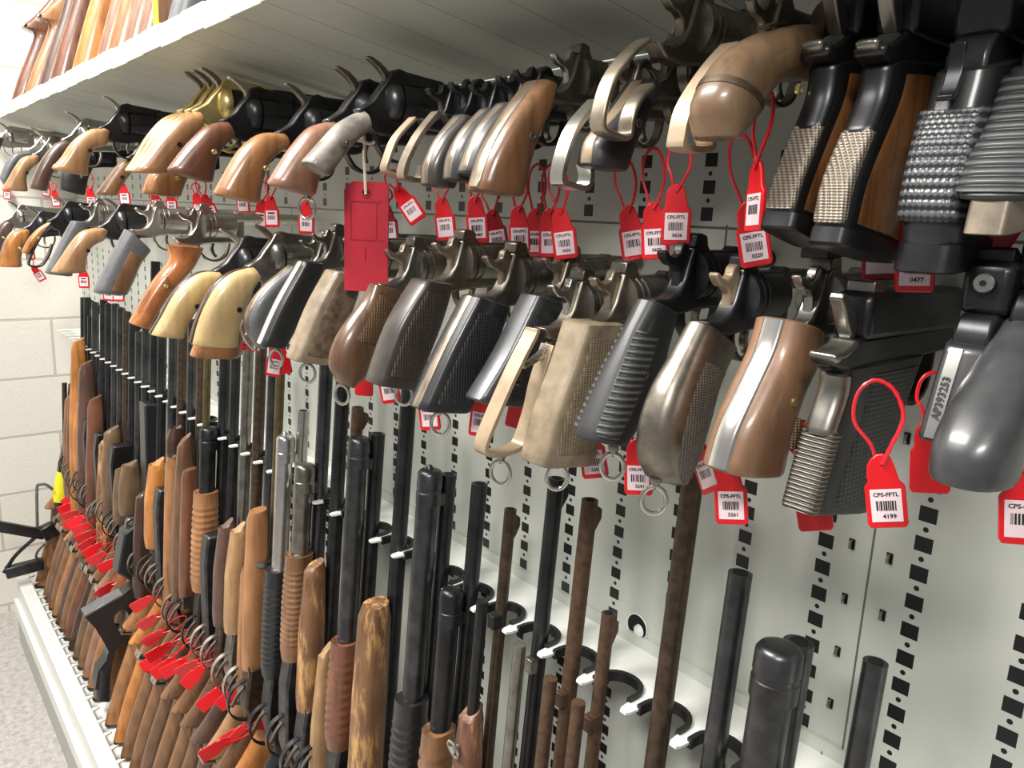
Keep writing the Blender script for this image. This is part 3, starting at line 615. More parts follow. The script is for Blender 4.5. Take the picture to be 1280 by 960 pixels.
g = hg('revolver', 'bare frame revolver with square open strap behind the light wood grip', 'revolver', -.18, 'H', None, None, .02, 'worn strap', 'worn steel', 'da', loopw=.013, loop=[(845, 340), (760, 440), (712, 560), (696, 655), (720, 672), (790, 688), (810, 640), (800, 590)], loopmat='bright steel', s=.8, sight=False)
g = hg('revolver', 'revolver with large smooth light walnut grip and bright strap in the upper row', 'revolver', -.18, 'H', [(592, 262), (522, 345), (452, 445), (392, 560), (352, 680)], [(655, 290), (640, 380), (602, 460), (572, 560), (540, 712)], .034, 'walnut', 'worn steel', 'da', 3, strap=('worn strap', .014), hammer='bright steel', s=.8, dv=-.004, du=.006)
UD = [('dark revolver with shiny narrow strap directly behind the large walnut grip', [(462, 352), (385, 440), (335, 540), (312, 612)], [(520, 370), (470, 430), (420, 520), (390, 640)], 'black rubber'),
      ('dark revolver with grey rounded grip, second behind the large walnut grip', [(395, 372), (312, 460), (262, 560), (250, 640)], [(470, 400), (420, 480), (370, 560), (345, 655)], 'black rubber'),
      ('revolver with dark round-butted grip and pale strap, third behind the large walnut grip', [(290, 400), (212, 490), (164, 590), (158, 662)], [(340, 420), (320, 500), (300, 600), (275, 680)], 'dark bakelite')]
for lab, b_, f_, mt in UD:
    hg('revolver', lab, 'revolver', -.185, 'H', b_, f_, .026, mt, 'blued steel', 'da', 3, strap=('worn strap', .011), s=.8, sight=False)
hg('revolver', 'revolver with an empty curved grip strap, nearer of two beside the red card tag', 'revolver', -.185, 'H', None, None, .02, 'worn strap', 'blued steel', 'da', loopw=.012, loop=[(208, 388), (135, 480), (84, 580), (72, 638), (95, 650), (140, 655), (155, 600)], loopmat='worn strap', s=.8, sight=False)
hg('revolver', 'revolver with an empty curved grip strap, farther of two beside the red card tag', 'revolver', -.19, 'H', None, None, .02, 'worn strap', 'blued steel', 'da', loopw=.012, loop=[(118, 408), (45, 490), (12, 570), (2, 612), (25, 630), (70, 640), (85, 590)], loopmat='tan strap', s=.8, sight=False)
hg('revolver', 'long-hammered revolver with rough grey horn grip', 'revolver', -.2, 'G', [(800, 315), (690, 375), (605, 465), (522, 558)], [(830, 420), (750, 490), (695, 560), (645, 635)], .032, 'stag horn', 'blued steel', 'sa', 2.3, s=.95, hammer='worn steel', tg=True)
hg('revolver', 'single-action revolver with pinkish brown plow grip behind the grey horn grip', 'revolver', -.21, 'G', [(645, 368), (545, 398), (452, 500), (392, 590), (345, 668)], [(700, 470), (640, 560), (590, 650), (570, 728)], .036, 'pink wood', 'blued steel', 'sa', 2.5, ring=(535, 795), hammer='worn steel')
hg('revolver', 'single-action revolver with reddish brown plow grip with a long highlight, upper row', 'revolver', -.215, 'G', [(400, 428), (300, 428), (205, 500), (135, 605), (72, 718)], [(425, 500), (350, 560), (312, 650), (292, 768)], .036, 'ginger wood', 'black steel', 'sa', 2.5, hammer='grey steel')
hg('revolver', 'single-action revolver with dark red-brown plow grip beside the yellow-gripped ones', 'revolver', -.225, 'N', [(1120, 608), (1035, 628), (955, 698), (885, 780), (838, 842)], [(1160, 690), (1120, 730), (1080, 800), (1060, 908)], .036, 'red wood', 'black steel', 'sa', 2.5, hammer='bright steel', strap=None)
for i, (lab, dxp) in enumerate((('nearest of the brass-framed revolvers with yellowish plow grips', 0), ('middle one of the brass-framed revolvers with yellowish plow grips', -15), ('farthest of the brass-framed revolvers with yellowish plow grips', -30))):
    hg('revolver', lab, 'revolver', -.235+.014*i, 'N', [(985+dxp*2.6, 556), (885+dxp*2.4, 592), (790+dxp*2, 682), (715+dxp*1.4, 780), (655+dxp, 850)], [(1005+dxp*2.4, 640), (945+dxp*2, 720), (890+dxp*1.6, 790), (850+dxp, 862)], .036, 'honey wood', 'brass', 'sa', 2.5, hammer='grey steel', strap=('brass', .012), cylm='black steel')
hg('revolver', 'single-action revolver with tan plow grip beside a dull brown one, upper row', 'revolver', -.245, 'F', [(1010, 328), (905, 332), (785, 400), (692, 490), (612, 610), (518, 712)], [(1092, 368), (1062, 490), (965, 520), (905, 585), (880, 690), (882, 790)], .034, 'tan wood', 'black steel', 'sa', 2.5, hammer='bright steel')
hg('revolver', 'revolver with dull brown plow grip beside the tan plow grip, upper row', 'revolver', -.25, 'F', [(640, 440), (545, 482), (445, 590), (362, 730), (292, 905)], [(720, 520), (640, 610), (560, 720), (500, 820), (470, 942)], .034, 'maroon wood', 'bright steel', 'sa', 2.5, hammer='bright steel')
hg('revolver', 'revolver with orange-tan plow grip beside the grey grip at the far end, upper row', 'revolver', -.25, 'F', [(340, 590), (225, 612), (152, 700), (82, 820), (12, 930)], [(392, 620), (375, 680), (300, 740), (265, 830), (280, 945)], .034, 'tan wood', 'grey steel', 'sa', 2.5, hammer='bright steel')
hg('revolver', 'revolver with smooth grey grip at the far end of the upper row', 'revolver', -.25, 'F', [(280, 545), (155, 562), (65, 650), (0, 800)], [(330, 600), (200, 660), (130, 760), (60, 900)], .034, 'grey rubber', 'bright steel', 'sa', 2.5, hammer='bright steel')
hg('revolver', 'bright silver revolver with large smooth cylinder last in the upper row', 'revolver', -.27, 'F', [(-40, 400), (-80, 500), (-120, 640)], [(30, 430), (0, 540), (-40, 680)], .034, 'dark wood', 'silver steel', 'sa', 2.5, hammer='silver steel', s=.85, dv=-.01)
# butts hanging lower between the rows
hg('revolver', 'revolver with dark rubber butt hanging just below the tan plow grip, upper row', 'revolver', -.2, 'D', [(400, 0), (340, 20), (305, 70), (300, 140)], [(470, 30), (445, 80), (435, 120), (425, 172)], .034, 'black rubber', 'black steel', 'sa', 2.5, s=.7, tg=False)
hg('revolver', 'revolver with yellowish butt and clear tie below the upper row of yellow grips', 'revolver', -.2, 'D', [(640, -10), (590, 20), (535, 90), (478, 165)], [(690, 20), (660, 60), (620, 110), (585, 172)], .034, 'honey wood', 'grey steel', 'sa', 2.5, s=.7, tg=False)
hg('revolver', 'revolver with chipped orange-tan butt below the dark red-brown grip, upper row', 'revolver', -.2, 'D', [(860, 0), (800, 30), (745, 70), (712, 158)], [(1000, 30), (960, 60), (930, 100), (900, 180)], .036, 'ginger wood', 'black steel', 'sa', 2.8, s=.7, tg=False)
# ------------------------------------------------------------------ long guns
YB = lambda z: -.080+.06*(z-ZN)
ZB = pz(-1.236)
GL = 'long guns standing in the lower rack'
def stock(t, x, zb, dz, mat, pg=True, butt='black rubber', pale=None, dy=0, w=.040, top=None):
    "butt stock standing on zb; front edge (trigger side) towards -y"
    if pg:
        F = [(-.128, .362), (-.150, .325), (-.180, .282), (-.206, .252), (-.209, .243), (-.186, .232), (-.196, .190), (-.228, .10), (-.256, .004)]
        B = [(-.088, .372), (-.094, .330), (-.104, .290), (-.112, .262), (-.114, .250), (-.116, .235), (-.122, .190), (-.138, .10), (-.152, -.002)]
    else:
        F = [(-.128, .362), (-.140, .325), (-.150, .285), (-.160, .250), (-.172, .215), (-.196, .15), (-.226, .08), (-.256, .004)]
        B = [(-.088, .372), (-.094, .330), (-.102, .290), (-.108, .250), (-.114, .215), (-.126, .15), (-.140, .08), (-.152, -.002)]
    sc = (0.372+dz)/.372
    F = [(a+dy, b*sc) for a, b in F]; B = [(a+dy, b*sc) for a, b in B]
    n = 44; bb, ff = smooth(B, n), smooth(F, n); rs = []
    for i in range(n):
        u = i/(n-1); ww = w*(.80+.0*u) if u < .3 else w*(.80+.22*(u-.3)/.7)
        c = ((bb[i][0]+ff[i][0])/2, (bb[i][1]+ff[i][1])/2); h = ((ff[i][0]-bb[i][0])/2, (ff[i][1]-bb[i][1])/2)
        r = []
        for j in range(18):
            th = 2*math.pi*j/18; ct, st = math.cos(th), math.sin(th); e = .8
            r.append((math.copysign(abs(st)**e, st)*ww/2, c[0]+h[0]*math.copysign(abs(ct)**e, ct), zb+c[1]+h[1]*math.copysign(abs(ct)**e, ct)))
        rs.append(r)
    o = MB().rings(rs).build('stock', mat, t)
    L0 = [(x_, y_, z_-.0065) for x_, y_, z_ in rs[-1]]
    MB().rings([rs[-1], [(a*.97, b, c-.006) for a, b, c in rs[-1]], [(a*.9, b, c-.007) for a, b, c in rs[-1]]]).build('butt_plate', butt, t)
    if pg and pale:
        p = smooth(F, n); g = [q for q in F[3:5]]
        MB().ribbon([(g[0][0]+.003, zb+g[0][1]+.003), (g[1][0]-.0005, zb+g[1][1]), (g[1][0]+.022, zb+g[1][1]-.008)], w*.78, .004).build('grip_cap', pale, t, bevel=.001)
    return o
def fore(t, x, z0, z1, yc, w, d, mat, ribs=0, taper=.9, amp=.0009, name='fore_end'):
    rs = []; n = max(16, ribs*6+8)
    for i in range(n):
        u = i/(n-1); z = z1+(z0-z1)*u
        k = taper+(1-taper)*min(1, u*2.2)
        if u > .9: k *= 1-.12*(u-.9)/.1
        if i == 0: k *= .8
        q = amp*math.sin(2*math.pi*ribs*(u-.14)/.72) if ribs and .14 < u < .86 else 0
        rs.append([((w/2*k+q)*math.copysign(abs(math.sin(a))**.8, math.sin(a)), yc(z)+(d/2*k+q)*math.copysign(abs(math.cos(a))**.8, math.cos(a)), z+(-.012*(1-taper)/.1*.2*(1-math.cos(a)) if i == 0 else 0)) for a in [2*math.pi*j/20 for j in range(20)]])
    return MB().rings(rs).build(name, mat, t)
def lg(name, label, cat, k, bar, br=.0095, bm='blued steel', ff=None, fw=.044, fd=.046, fm='walnut', ribs=0, tube=None, tr=.0125, tm=None, cap=True, sm='walnut', pg=True, rm='blued steel', pale=None, dz=0, dy=0, tgm=None, sight=False, double=False, fy=.030, taper=.9, hammer=False, ham_py=None, band=None, butt='black rubber', x=None, swivel=False, tube_x=0, vent=False, tip=None):
    x = XN0-PN*k if x is None else x
    t = empty(name, (x, -.17, ZB), label, cat, GL)
    o = t.location; rel = lambda p: (p[0]-o.x, p[1]-o.y, p[2]-o.z)
    yb = lambda z: YB(z)+dy-o.y
    zt = zrow(x, -.08+dy, bar)-o.z
    zr0 = .335+dz*.8; zr1 = .62+dz
    if ff:
        zb_ = zrow(x, -.115+dy, ff[1])-o.z
        if zb_ < .64+dz: zr1 = max(zb_+.004, zr0+.1)        # receiver span above the ledge
    # barrel
    zb0 = zr1-.02
    lean = lambda z: yb(z+o.z)
    pts = [(0, lean(z), z) for z in [zb0+(zt-zb0)*i/6 for i in range(7)]]
    rr = [br*1.25, br*1.15, br*1.08, br*1.03, br, br, br]
    if double:
        for s in (-1, 1):
            MB().tube([(s*br*1.0, a, c) for _, a, c in pts], [q*.98 for q in rr], 16).build('barrel', bm, t)
    else:
        m = MB().tube(pts, rr, 18)
        m.build('barrel', bm, t)
    MB().lathe((0, lean(zt), zt+.0003), (0, 0, 1), [(0, br*.62), (.0004, br*.6)], 14).build('muzzle_bore', 'dark hole', t)
    if vent: MB().box((-.004, lean(zt)+br*1.1, zb0+.1), (.004, lean(zb0)+br*1.5, zt-.004)).build('sight_rib', bm, t)
    if sight: MB().prism([(lean(zt)+br*.8, zt-.035), (lean(zt)+br*1.9, zt-.022), (lean(zt)+br*1.9, zt-.012), (lean(zt)+br*.8, zt-.006)], -.003, .003).build('front_sight', bm, t, bevel=.001)
    # receiver
    ya = lean(.5)+.016; yf = lean(.5)-.046
    if fw > .03:
        MB().prism([(ya, zr1), (yf+.004, zr1), (yf-.004, zr1-.05), (yf-.006, zr0+.06), (yf+.004, zr0+.012), (ya-.01, zr0), (ya+.002, zr0+.05)], -.0165, .0165).build('receiver', rm, t, bevel=.004)
    stock(t, x, 0, dz*.8-.01, sm, pg, butt, pale, dy=.178+dy*.3)
    # trigger guard
    y0 = yf-.004; zg = zr0+.05+random.uniform(-.02, .012)
    tgm = tgm or ('bright steel' if 13.5 < k < 19 and k == int(k) else random.choice(['black steel', 'grey steel', 'blued steel']))
    MB().ribbon(smooth([(y0+.004, zg+.058), (y0-.008, zg+.055), (y0-.020, zg+.046), (y0-.027, zg+.028), (y0-.024, zg+.006), (y0-.012, zg-.010), (y0+.004, zg-.018)], 22), .009, .0026).build('trigger_guard', tgm, t)
    MB().ribbon(smooth([(y0+.002, zg+.045), (y0-.010, zg+.034), (y0-.020, zg+.016)], 8), .006, .004).build('trigger', 'grey steel', t)
    fc = lambda z: lean(z)-fy
    if tube:
        z1 = zrow(x, -.11+dy, tube)-o.z
        tmat = tm or bm
        MB().tube([(tube_x, lean(z)-.0285, z) for z in (zr1-.03, (zr1+z1)/2, z1)], tr, 18).build('magazine_tube', tmat, t)
        if cap:
            MB().lathe((tube_x, lean(z1)-.0285, z1-.034), (0, .04, 1), [(0, tr*1.02), (.001, tr*1.16), (.016, tr*1.16), (.017, tr*1.08), (.021, tr*1.08), (.022, tr*1.15), (.038, tr*1.12), (.042, tr*.95), (.044, tr*.6)], 22).build('magazine_cap', tmat, t)
        if cap and k in (6.05, 13.0):
            MB().lathe((tube_x, lean(z1)-.0285, z1+.006), (0, .04, 1), [(0, .0055), (.006, .0052), (.009, .0025)], 12).build('cap_knob', tmat, t)
        MB().ribbon([(lean(z1)-.016, z1-.03), (lean(z1)-.002, z1-.03)], .012, .016).build('barrel_lug', tmat, t, bevel=.001)
    if ff:
        z1 = zrow(x, -.115+dy, ff[0])-o.z; z0 = zrow(x, -.115+dy, ff[1])-o.z
        fore(t, x, z0, z1, fc, fw, fd, fm, ribs, taper)
        if z0 > zr1-.01:
            for s in (-1, 1): MB().box((s*.012-.0015, lean(z0)-.042, zr1-.02), (s*.012+.0015, lean(z0)-.03, z0+.01)).build('action_bar', 'grey steel', t)
            MB().tube([(0, lean(z)-.0285, z) for z in (zr1-.03, z0+.01)], .0125, 14).build('feed_tube', tm or bm, t)
        elif z0 < zr1-.03: pass
    if tip:
        q1 = zrow(x, -.115+dy, tip[0])-o.z; q0 = zrow(x, -.115+dy, tip[1])-o.z
        fore(t, x, q0-.004, q1, fc, fw*.92, fd*.9, tip[2], 0, .6, name='fore_end_tip')
        MB().lathe((0, fc(q0), q0-.004), (0, 0, 1), [(0, fw*.5), (.007, fw*.5)], 18).build('tip_ring', 'bright steel', t)
    if band:
        zz = zrow(x, -.11+dy, band)-o.z
        MB().lathe((0, lean(zz)-.016, zz), (0, 0, 1), [(0, .0265), (.008, .0265)], 22).build('barrel_band', 'grey steel', t)
    if swivel:
        zz = zrow(x, -.13+dy, swivel)-o.z
        MB().tube([(.009*math.cos(a*math.pi/6), fc(zz)-fd/2-.004-.003*math.sin(a*math.pi/6), zz+.011*math.sin(a*math.pi/6)) for a in range(12)], .0017, 6, True).build('sling_swivel', 'bright steel', t)
        MB().lathe((0, fc(zz)-fd/2+.002, zz), (0, -1, 0), [(0, .005), (.008, .0045)], 10).build('swivel_stud', 'bright steel', t)
    if hammer:
        MB().prism([(ya-.006, zr0+.03), (ya+.012, zr0+.024), (ya+.024, zr0+.010), (ya+.028, zr0+.014), (ya+.018, zr0+.036), (ya-.004, zr0+.05)], -.004, .004).build('hammer', 'grey steel', t, bevel=.001)
    return t
lg('rifle', 'lone black barrel nearest the right of the barrel rest, plain crowned muzzle', 'rifle', -3, 832, .0085, sm='brown wood')
lg('shotgun', 'shotgun with a thick black capped magazine tube in front of its open barrel', 'shotgun', -2, 806, .0115, tube=826, tr=.0155, ff=(1000, 1150), fm='black polymer', ribs=12, sm='dark wood')
lg('shotgun', 'single black shotgun barrel with open muzzle right of the tall brown barrel', 'shotgun', -1, 720, .0098, sm='walnut', ff=(1040, 1240))
lg('rifle', 'tall brown rusty barrel reaching up behind the lower handguns, nearest full-height one', 'rifle', 0, 560, .0092, 'brown steel', sm='old wood', sight=True, ff=(1040, 1250), fm='old wood')
lg('rifle', 'short rusty brown barrel with small tube at its foot, left of the tall brown barrel', 'rifle', 1.3, 768, .0068, 'rusty steel', tube=878, tr=.0068, tm='rusty steel', cap=False, sm='old wood', sight=True, ff=(1080, 1220), fm='worn wood')
lg('rifle', 'rusty brown barrel with front sight bump and short brown tube before it', 'rifle', 2.0, 627, .0082, 'rusty steel', tube=848, tr=.0070, tm='rusty steel', cap=False, sm='brown wood', sight=True, ff=(1030, 1180), fm='old wood')
lg('rifle', 'dark scratched barrel with a thin dark tube in front of its foot', 'rifle', 2.85, 600, .0085, 'black steel', tube=806, tr=.0068, tm='grey steel', cap=False, sm='brown wood', sight=True, ff=(990, 1150), fm='brown wood')
lg('rifle', 'thin brown barrel standing above a splintered wood fore-end with sling swivel', 'rifle', 4.0, 638, .0068, 'brown steel', tube=752, tr=.0068, tm='black steel', cap=False, ff=(880, 1090), fw=.034, fd=.036, fm='broken wood', sm='broken wood', sight=True, swivel=932, taper=.7)
lg('shotgun', 'pump shotgun with brown ribbed fore-end, dark cap and twin-looking black barrel', 'shotgun', 5.0, 606, .0095, 'black steel', tube=746, ff=(905, 1080), fw=.036, fm='walnut', ribs=9, sm='brown wood')
lg('shotgun', 'pump shotgun with black ribbed fore-end and tall knobbed magazine cap', 'shotgun', 6.05, 594, .0095, 'black steel', tube=598, tr=.0135, ff=(868, 1060), fw=.042, fm='black polymer', ribs=14, sm='black polymer', tm='blued steel')
lg('rifle', 'rifle with thick worn brown fore-end chipped along its front', 'rifle', 7.45, 480, .0105, 'black steel', ff=(752, 990), fw=.044, fd=.046, fm='worn wood', sm='worn wood', x=-.838, dz=.02)
lg('shotgun', 'pump shotgun with long smooth reddish fore-end ringed by fine grooves', 'shotgun', 9.0, 543, .0105, 'black steel', tube=556, tr=.0135, ff=(796, 925), fw=.041, fm='red wood', ribs=9, sm='red wood', tm='blued steel')
lg('rifle', 'slim rusty-muzzled rifle with pale yellow-brown rounded fore-end', 'rifle', 10.0, 510, .0085, 'rusty steel', ff=(802, 1010), fw=.026, fd=.034, fm='light wood', sm='light wood', taper=.6, sight=True, dz=.01)
lg('rifle', 'rifle with battered fore-end showing raw wood at the tip, beside the brown ribbed pump', 'rifle', 10.6, 440, .0105, 'black steel', ff=(700, 880), fw=.034, fd=.040, fm='worn wood', sm='brown wood', taper=.75, x=-1.014)
lg('shotgun', 'pump shotgun with brown ribbed fore-end under a long dark tube, beside the silver one', 'shotgun', 11.75, 455, .0105, 'blued steel', tube=588, tr=.0140, ff=(690, 818), fw=.041, fm='walnut', ribs=14, sm='walnut', tm='grey steel')
lg('shotgun', 'pump shotgun with bright silver magazine tube and black ribbed fore-end', 'shotgun', 13.0, 514, .0100, 'silver steel', tube=552, tr=.0130, tm='silver steel', ff=(708, 838), fw=.041, fm='black polymer', ribs=14, sm='black polymer', pg=True)
lg('rifle', 'rifle with olive-brown barrel rising from a square orange-brown fore-end', 'rifle', 14.1, 430, .0075, 'olive steel', ff=(636, 830), fw=.034, fd=.038, fm='ginger wood', sm='orange wood', rm='brown steel', dy=-.012, band=702, pale='bright steel')
lg('shotgun', 'tall dark barrel standing right behind the olive-barrelled rifle', 'shotgun', 15.0, 425, .0105, 'blued steel', ff=(705, 860), fw=.030, fd=.036, fm='ginger wood', sm='brown wood', hammer=True, x=-1.256)
lg('shotgun', 'single-barrel shotgun with pale rounded fore-end and dark receiver', 'shotgun', 16.0, 425, .0100, 'brown steel', ff=(653, 785), fw=.036, fd=.044, fm='light wood', sm='light wood', hammer=True, taper=.6, pale='bright steel', rm='grey steel')
lg('shotgun', 'single-barrel shotgun with plum-brown rounded fore-end next to the pale one', 'shotgun', 17.0, 420, .0100, 'grey steel', ff=(648, 776), fw=.034, fd=.044, fm='maroon wood', sm='maroon wood', hammer=True, taper=.6, rm='brown steel')
lg('rifle', 'dark tall barrel squeezed between plum-brown fore-end and ribbed orange pump', 'rifle', 18.0, 420, .0090, 'black steel', sm='brown wood')
lg('shotgun', 'pump shotgun with wide orange-brown fore-end carved with short ribs', 'shotgun', 18.95, 425, .0105, 'black steel', tube=540, tr=.0150, tm='black steel', ff=(612, 733), fw=.046, fd=.050, fm='ginger wood', ribs=12, sm='walnut', rm='black steel')
lg('rifle', 'rifle with brass-coloured ramrod tube and dark red fore-end behind the orange pump', 'rifle', 20.0, 425, .0072, 'olive steel', ff=(585, 745), fw=.026, fd=.034, fm='red wood', sm='walnut', dy=-.012)
lg('rifle', 'rifle with long round-nosed brown fore-end left of the wide orange pump', 'rifle', 21.2, 405, .0095, 'brown steel', ff=(542, 770), fw=.036, fd=.046, fm='brown wood', sm='brown wood', taper=.6, pale='bright steel')
lg('rifle', 'rifle with dark capped fore-end tip and bright ring, behind the round-nosed brown one', 'rifle', 22.2, 400, .0095, 'blued steel', ff=(568, 770), fw=.034, fd=.044, fm='ginger wood', sm='walnut', taper=.95, pale='bright steel', tip=(532, 567, 'dark wood'))
lg('rifle', 'brown-barrelled rifle with bright orange gripped stock standing on the ledge', 'rifle', 23.3, 395, .0100, 'brown steel', sm='walnut', pale='bright steel')
lg('shotgun', 'shotgun with fat glowing orange fore-end and dark receiver', 'shotgun', 24.4, 400, .0100, 'blued steel', ff=(572, 680), fw=.044, fd=.054, fm='orange wood', sm='orange wood', taper=.62, rm='brown steel')
# black tactical shotgun with a thumbhole stock
def tactical():
    k = 26.8; x = XN0-PN*k
    t = empty('tactical_shotgun', (x, -.17, ZB), 'all-black shotgun with square handguard, boxy receiver and thumbhole stock poking forward', 'shotgun', GL)
    o = t.location
    P = lambda px, py: (lambda p: (p.y-o.y, p.z-o.z))(on(0, x, px, py))
    MB().prism([P(177, 503), P(197, 503), P(196, 640), P(180, 640)], -.024, .024).build('handguard', 'black polymer', t, bevel=.004)
    MB().tube([(0, YB(z)-o.y, z-o.z) for z in (ZB+.55, ZN+.3)], .0105, 16).build('barrel', 'black steel', t)
    MB().prism([P(152, 664), P(180, 640), P(200, 640), P(190, 720), P(160, 722), P(143, 712)], -.026, .026).build('receiver', 'black polymer', t, bevel=.004)
    MB().ribbon(smooth([P(158, 660), P(160, 650), P(175, 645), P(186, 632)], 14), .014, .006).build('top_handle', 'grey steel', t, bevel=.001)
    c = (60, 720); q = lambda a, b: P(c[0]+a/7.11, c[1]+b/7.11)
    out = [q(*p) for p in [(310, 335), (650, 140), (720, 80), (800, 60), (760, 300), (700, 460), (640, 560), (575, 650), (545, 800), (520, 960), (400, 980), (430, 810), (500, 720), (520, 640), (480, 560), (400, 430)]]
    hole = [q(640+72*math.cos(a*math.pi/8), 362+92*math.sin(a*math.pi/8)) for a in range(16)]
    # a bridge cut joins the outline and the thumbhole so the stock stays one closed solid
    n = len(out)
    best = min(((i, j) for i in range(n) for j in range(16)), key=lambda ij: math.hypot(out[ij[0]][0]-hole[ij[1]][0], out[ij[0]][1]-hole[ij[1]][1]))
    i, j = best
    def area(p): return sum(p[a][0]*p[(a+1) % len(p)][1]-p[(a+1) % len(p)][0]*p[a][1] for a in range(len(p)))
    h = hole[j:]+hole[:j]
    if area(out)*area(h) > 0: h = [h[0]]+h[1:][::-1]
    poly = out[:i+1]+h+[h[0]]+out[i:]
    MB().prism(poly, -.020, .020).build('stock', 'black polymer', t)
    MB().ribbon([q(310, 330), q(480, 232), q(650, 138)], .042, .006).build('stock_comb', 'grey rubber', t, bevel=.0015)
    b0 = q(430, 810); b1 = q(545, 800)
    loft(MB(), [b0, (b0[0]-.008, b0[1]-.075)], [b1, (b1[0]-.006, b1[1]-.085)], .044, 4).build('butt_pad', 'black rubber', t)
tactical()
FARG = [  # slot, barrel row, fore rows, fore wood, stock wood, extras
 (25.8, 395, (610, 740), 'dark wood', 'ginger wood', 'rifle with dark fore-end and tan stock just before the all-black shotgun'),
 (28.0, 395, (575, 640), 'old wood', 'walnut', 'rifle with mottled greenish-brown fore-end left of the all-black shotgun'),
 (29.0, 415, (580, 650), 'old wood', 'ginger wood', 'rifle with short tan fore-end, second left of the all-black shotgun'),
 (30.0, 400, None, 'brown wood', 'pink wood', 'rifle with thin dark barrel and pinkish stock, third left of the all-black shotgun'),
 (31.0, 390, (532, 650), 'old wood', 'walnut', 'rifle with ribbed mid-brown fore-end and a bright fitting beside it'),
 (32.0, 385, (545, 690), 'worn wood', 'old wood', 'rifle with light scuffed fore-end, fifth left of the all-black shotgun'),
 (33.0, 380, None, 'dark wood', 'dark wood', 'rifle with dark purple-brown stock standing at the ledge label'),
 (34.2, 380, (494, 700), 'red wood', 'red wood', 'rifle with long polished red-brown fore-end'),
 (35.2, 375, None, 'brown wood', 'walnut', 'rifle with plain walnut stock and black barrel left of the polished red-brown one'),
 (36.0, 440, (450, 640), 'maroon wood', 'maroon wood', 'rifle with slender dark plum fore-end bearing a pale diamond sticker'),
 (36.9, 378, (497, 585), 'orange wood', 'ginger wood', 'rifle with short bright orange fore-end near the end wall'),
 (37.8, 395, (422, 640), 'orange wood', 'walnut', 'rifle with tall orange fore-end rising above its neighbours near the end wall'),
 (38.6, 372, (486, 620), 'red wood', 'brown wood', 'rifle with rich red-brown fore-end, third from the end wall'),
 (39.4, 372, (490, 620), 'walnut', 'walnut', 'rifle with smooth walnut fore-end, second from the end wall'),
]
for k, bp, f, fm_, sm_, lab in FARG:
    lg('rifle', lab, 'rifle', k, bp, .0100, random.choice(['black steel', 'blued steel', 'brown steel']), ff=f, fw=.036, fd=.052 if f else .03, fm=fm_, sm=sm_, taper=.72, rm=random.choice(['black steel', 'blued steel', 'brown steel']), pale=random.choice([None, 'bright steel', 'grey steel']), sight=True, dz=random.uniform(-.015, .015), fy=.034)
# gun by the wall with a yellow label around its fore-end
def yellow():
    x = XN0-PN*41.0
    t = empty('rifle', (x, -.17, ZB), 'twin thin-barrelled gun by the end wall, dark fore-end wrapped in a yellow label', 'rifle', GL)
    o = t.location
    P = lambda px, py: (lambda p: (p.y-o.y, p.z-o.z))(on(0, x, px, py))
    f = [P(86, 556), P(88, 590), P(86, 625), P(84, 665)]; b = [P(78, 556), P(71, 590), P(65, 625), P(62, 665)]
    loft(MB(), b, f, .040, 2.6).build('fore_end', 'dark wood', t)
    loft(MB(), b, f, .044, 2.6, t0=.30, t1=.64, endround=.0005).build('wrapped_label', 'yellow label', t)
    for a, c, s in ((81, 479, -.006), (88, 479, .010)):
        q0, q1 = P(a, c), P(82, 558)
        MB().tube([(s, *q0), (s, *q1)], .0075, 12).build('barrel', 'brown steel', t)
    stock(t, x, 0, .02, 'ginger wood', True, dy=.17)
    MB().prism([(f[-1][0]+.02, f[-1][1]+.02), (b[-1][0]+.02, b[-1][1]), (.05, .34), (.09, .36)], -.015, .015).build('receiver', 'black steel', t, bevel=.003)
    hk = [on(0, -2.74, *p)-o for p in [(47, 668), (46, 612), (50, 606), (58, 606), (66, 612)]]
    MB().tube(smooth([tuple(p) for p in hk], 16), .0045, 8).build('wire_arm', 'grey rubber', t)
yellow()
# folded wire stock rifle lying on the ledge end
def folded():
    xx = -2.72
    c = on(0, xx, 30, 722)
    t = empty('folding_stock_rifle', c, 'black rifle at the far ledge end with its open wire frame stock sticking out', 'rifle')
    P = lambda px, py, d=0: tuple(on(0, xx+d, px, py)-c)
    def bar(a, b, w, h, nm, m='black steel'):
        a, b = Vector(a), Vector(b); d = (b-a).normalized(); u = Vector((0, 0, 1)); u = (u-d*u.dot(d)).normalized(); s = d.cross(u)
        r = lambda p: [tuple(p+s*i*w/2+u*j*h/2) for i, j in ((-1, -1), (1, -1), (1, 1), (-1, 1))]
        MB().rings([r(a), r(b)]).build(nm, m, t, bevel=.004)
    bar(P(-40, 651), P(56, 668), .022, .032, 'stock_strut')
    bar(P(7, 716), P(54, 704), .03, .036, 'butt_bar')
    MB().tube(smooth([P(44, 672), P(30, 684), P(18, 696), P(10, 708), P(5, 716)], 14), .006, 8).build('wire_frame', 'black steel', t)
    bar(P(52, 668), P(68, 660), .036, .046, 'hinge_block')
    MB().tube(smooth([P(56, 680), P(48, 688), P(45, 696), P(50, 700)], 8), .004, 6).build('wire_loop', 'grey steel', t)
folded()

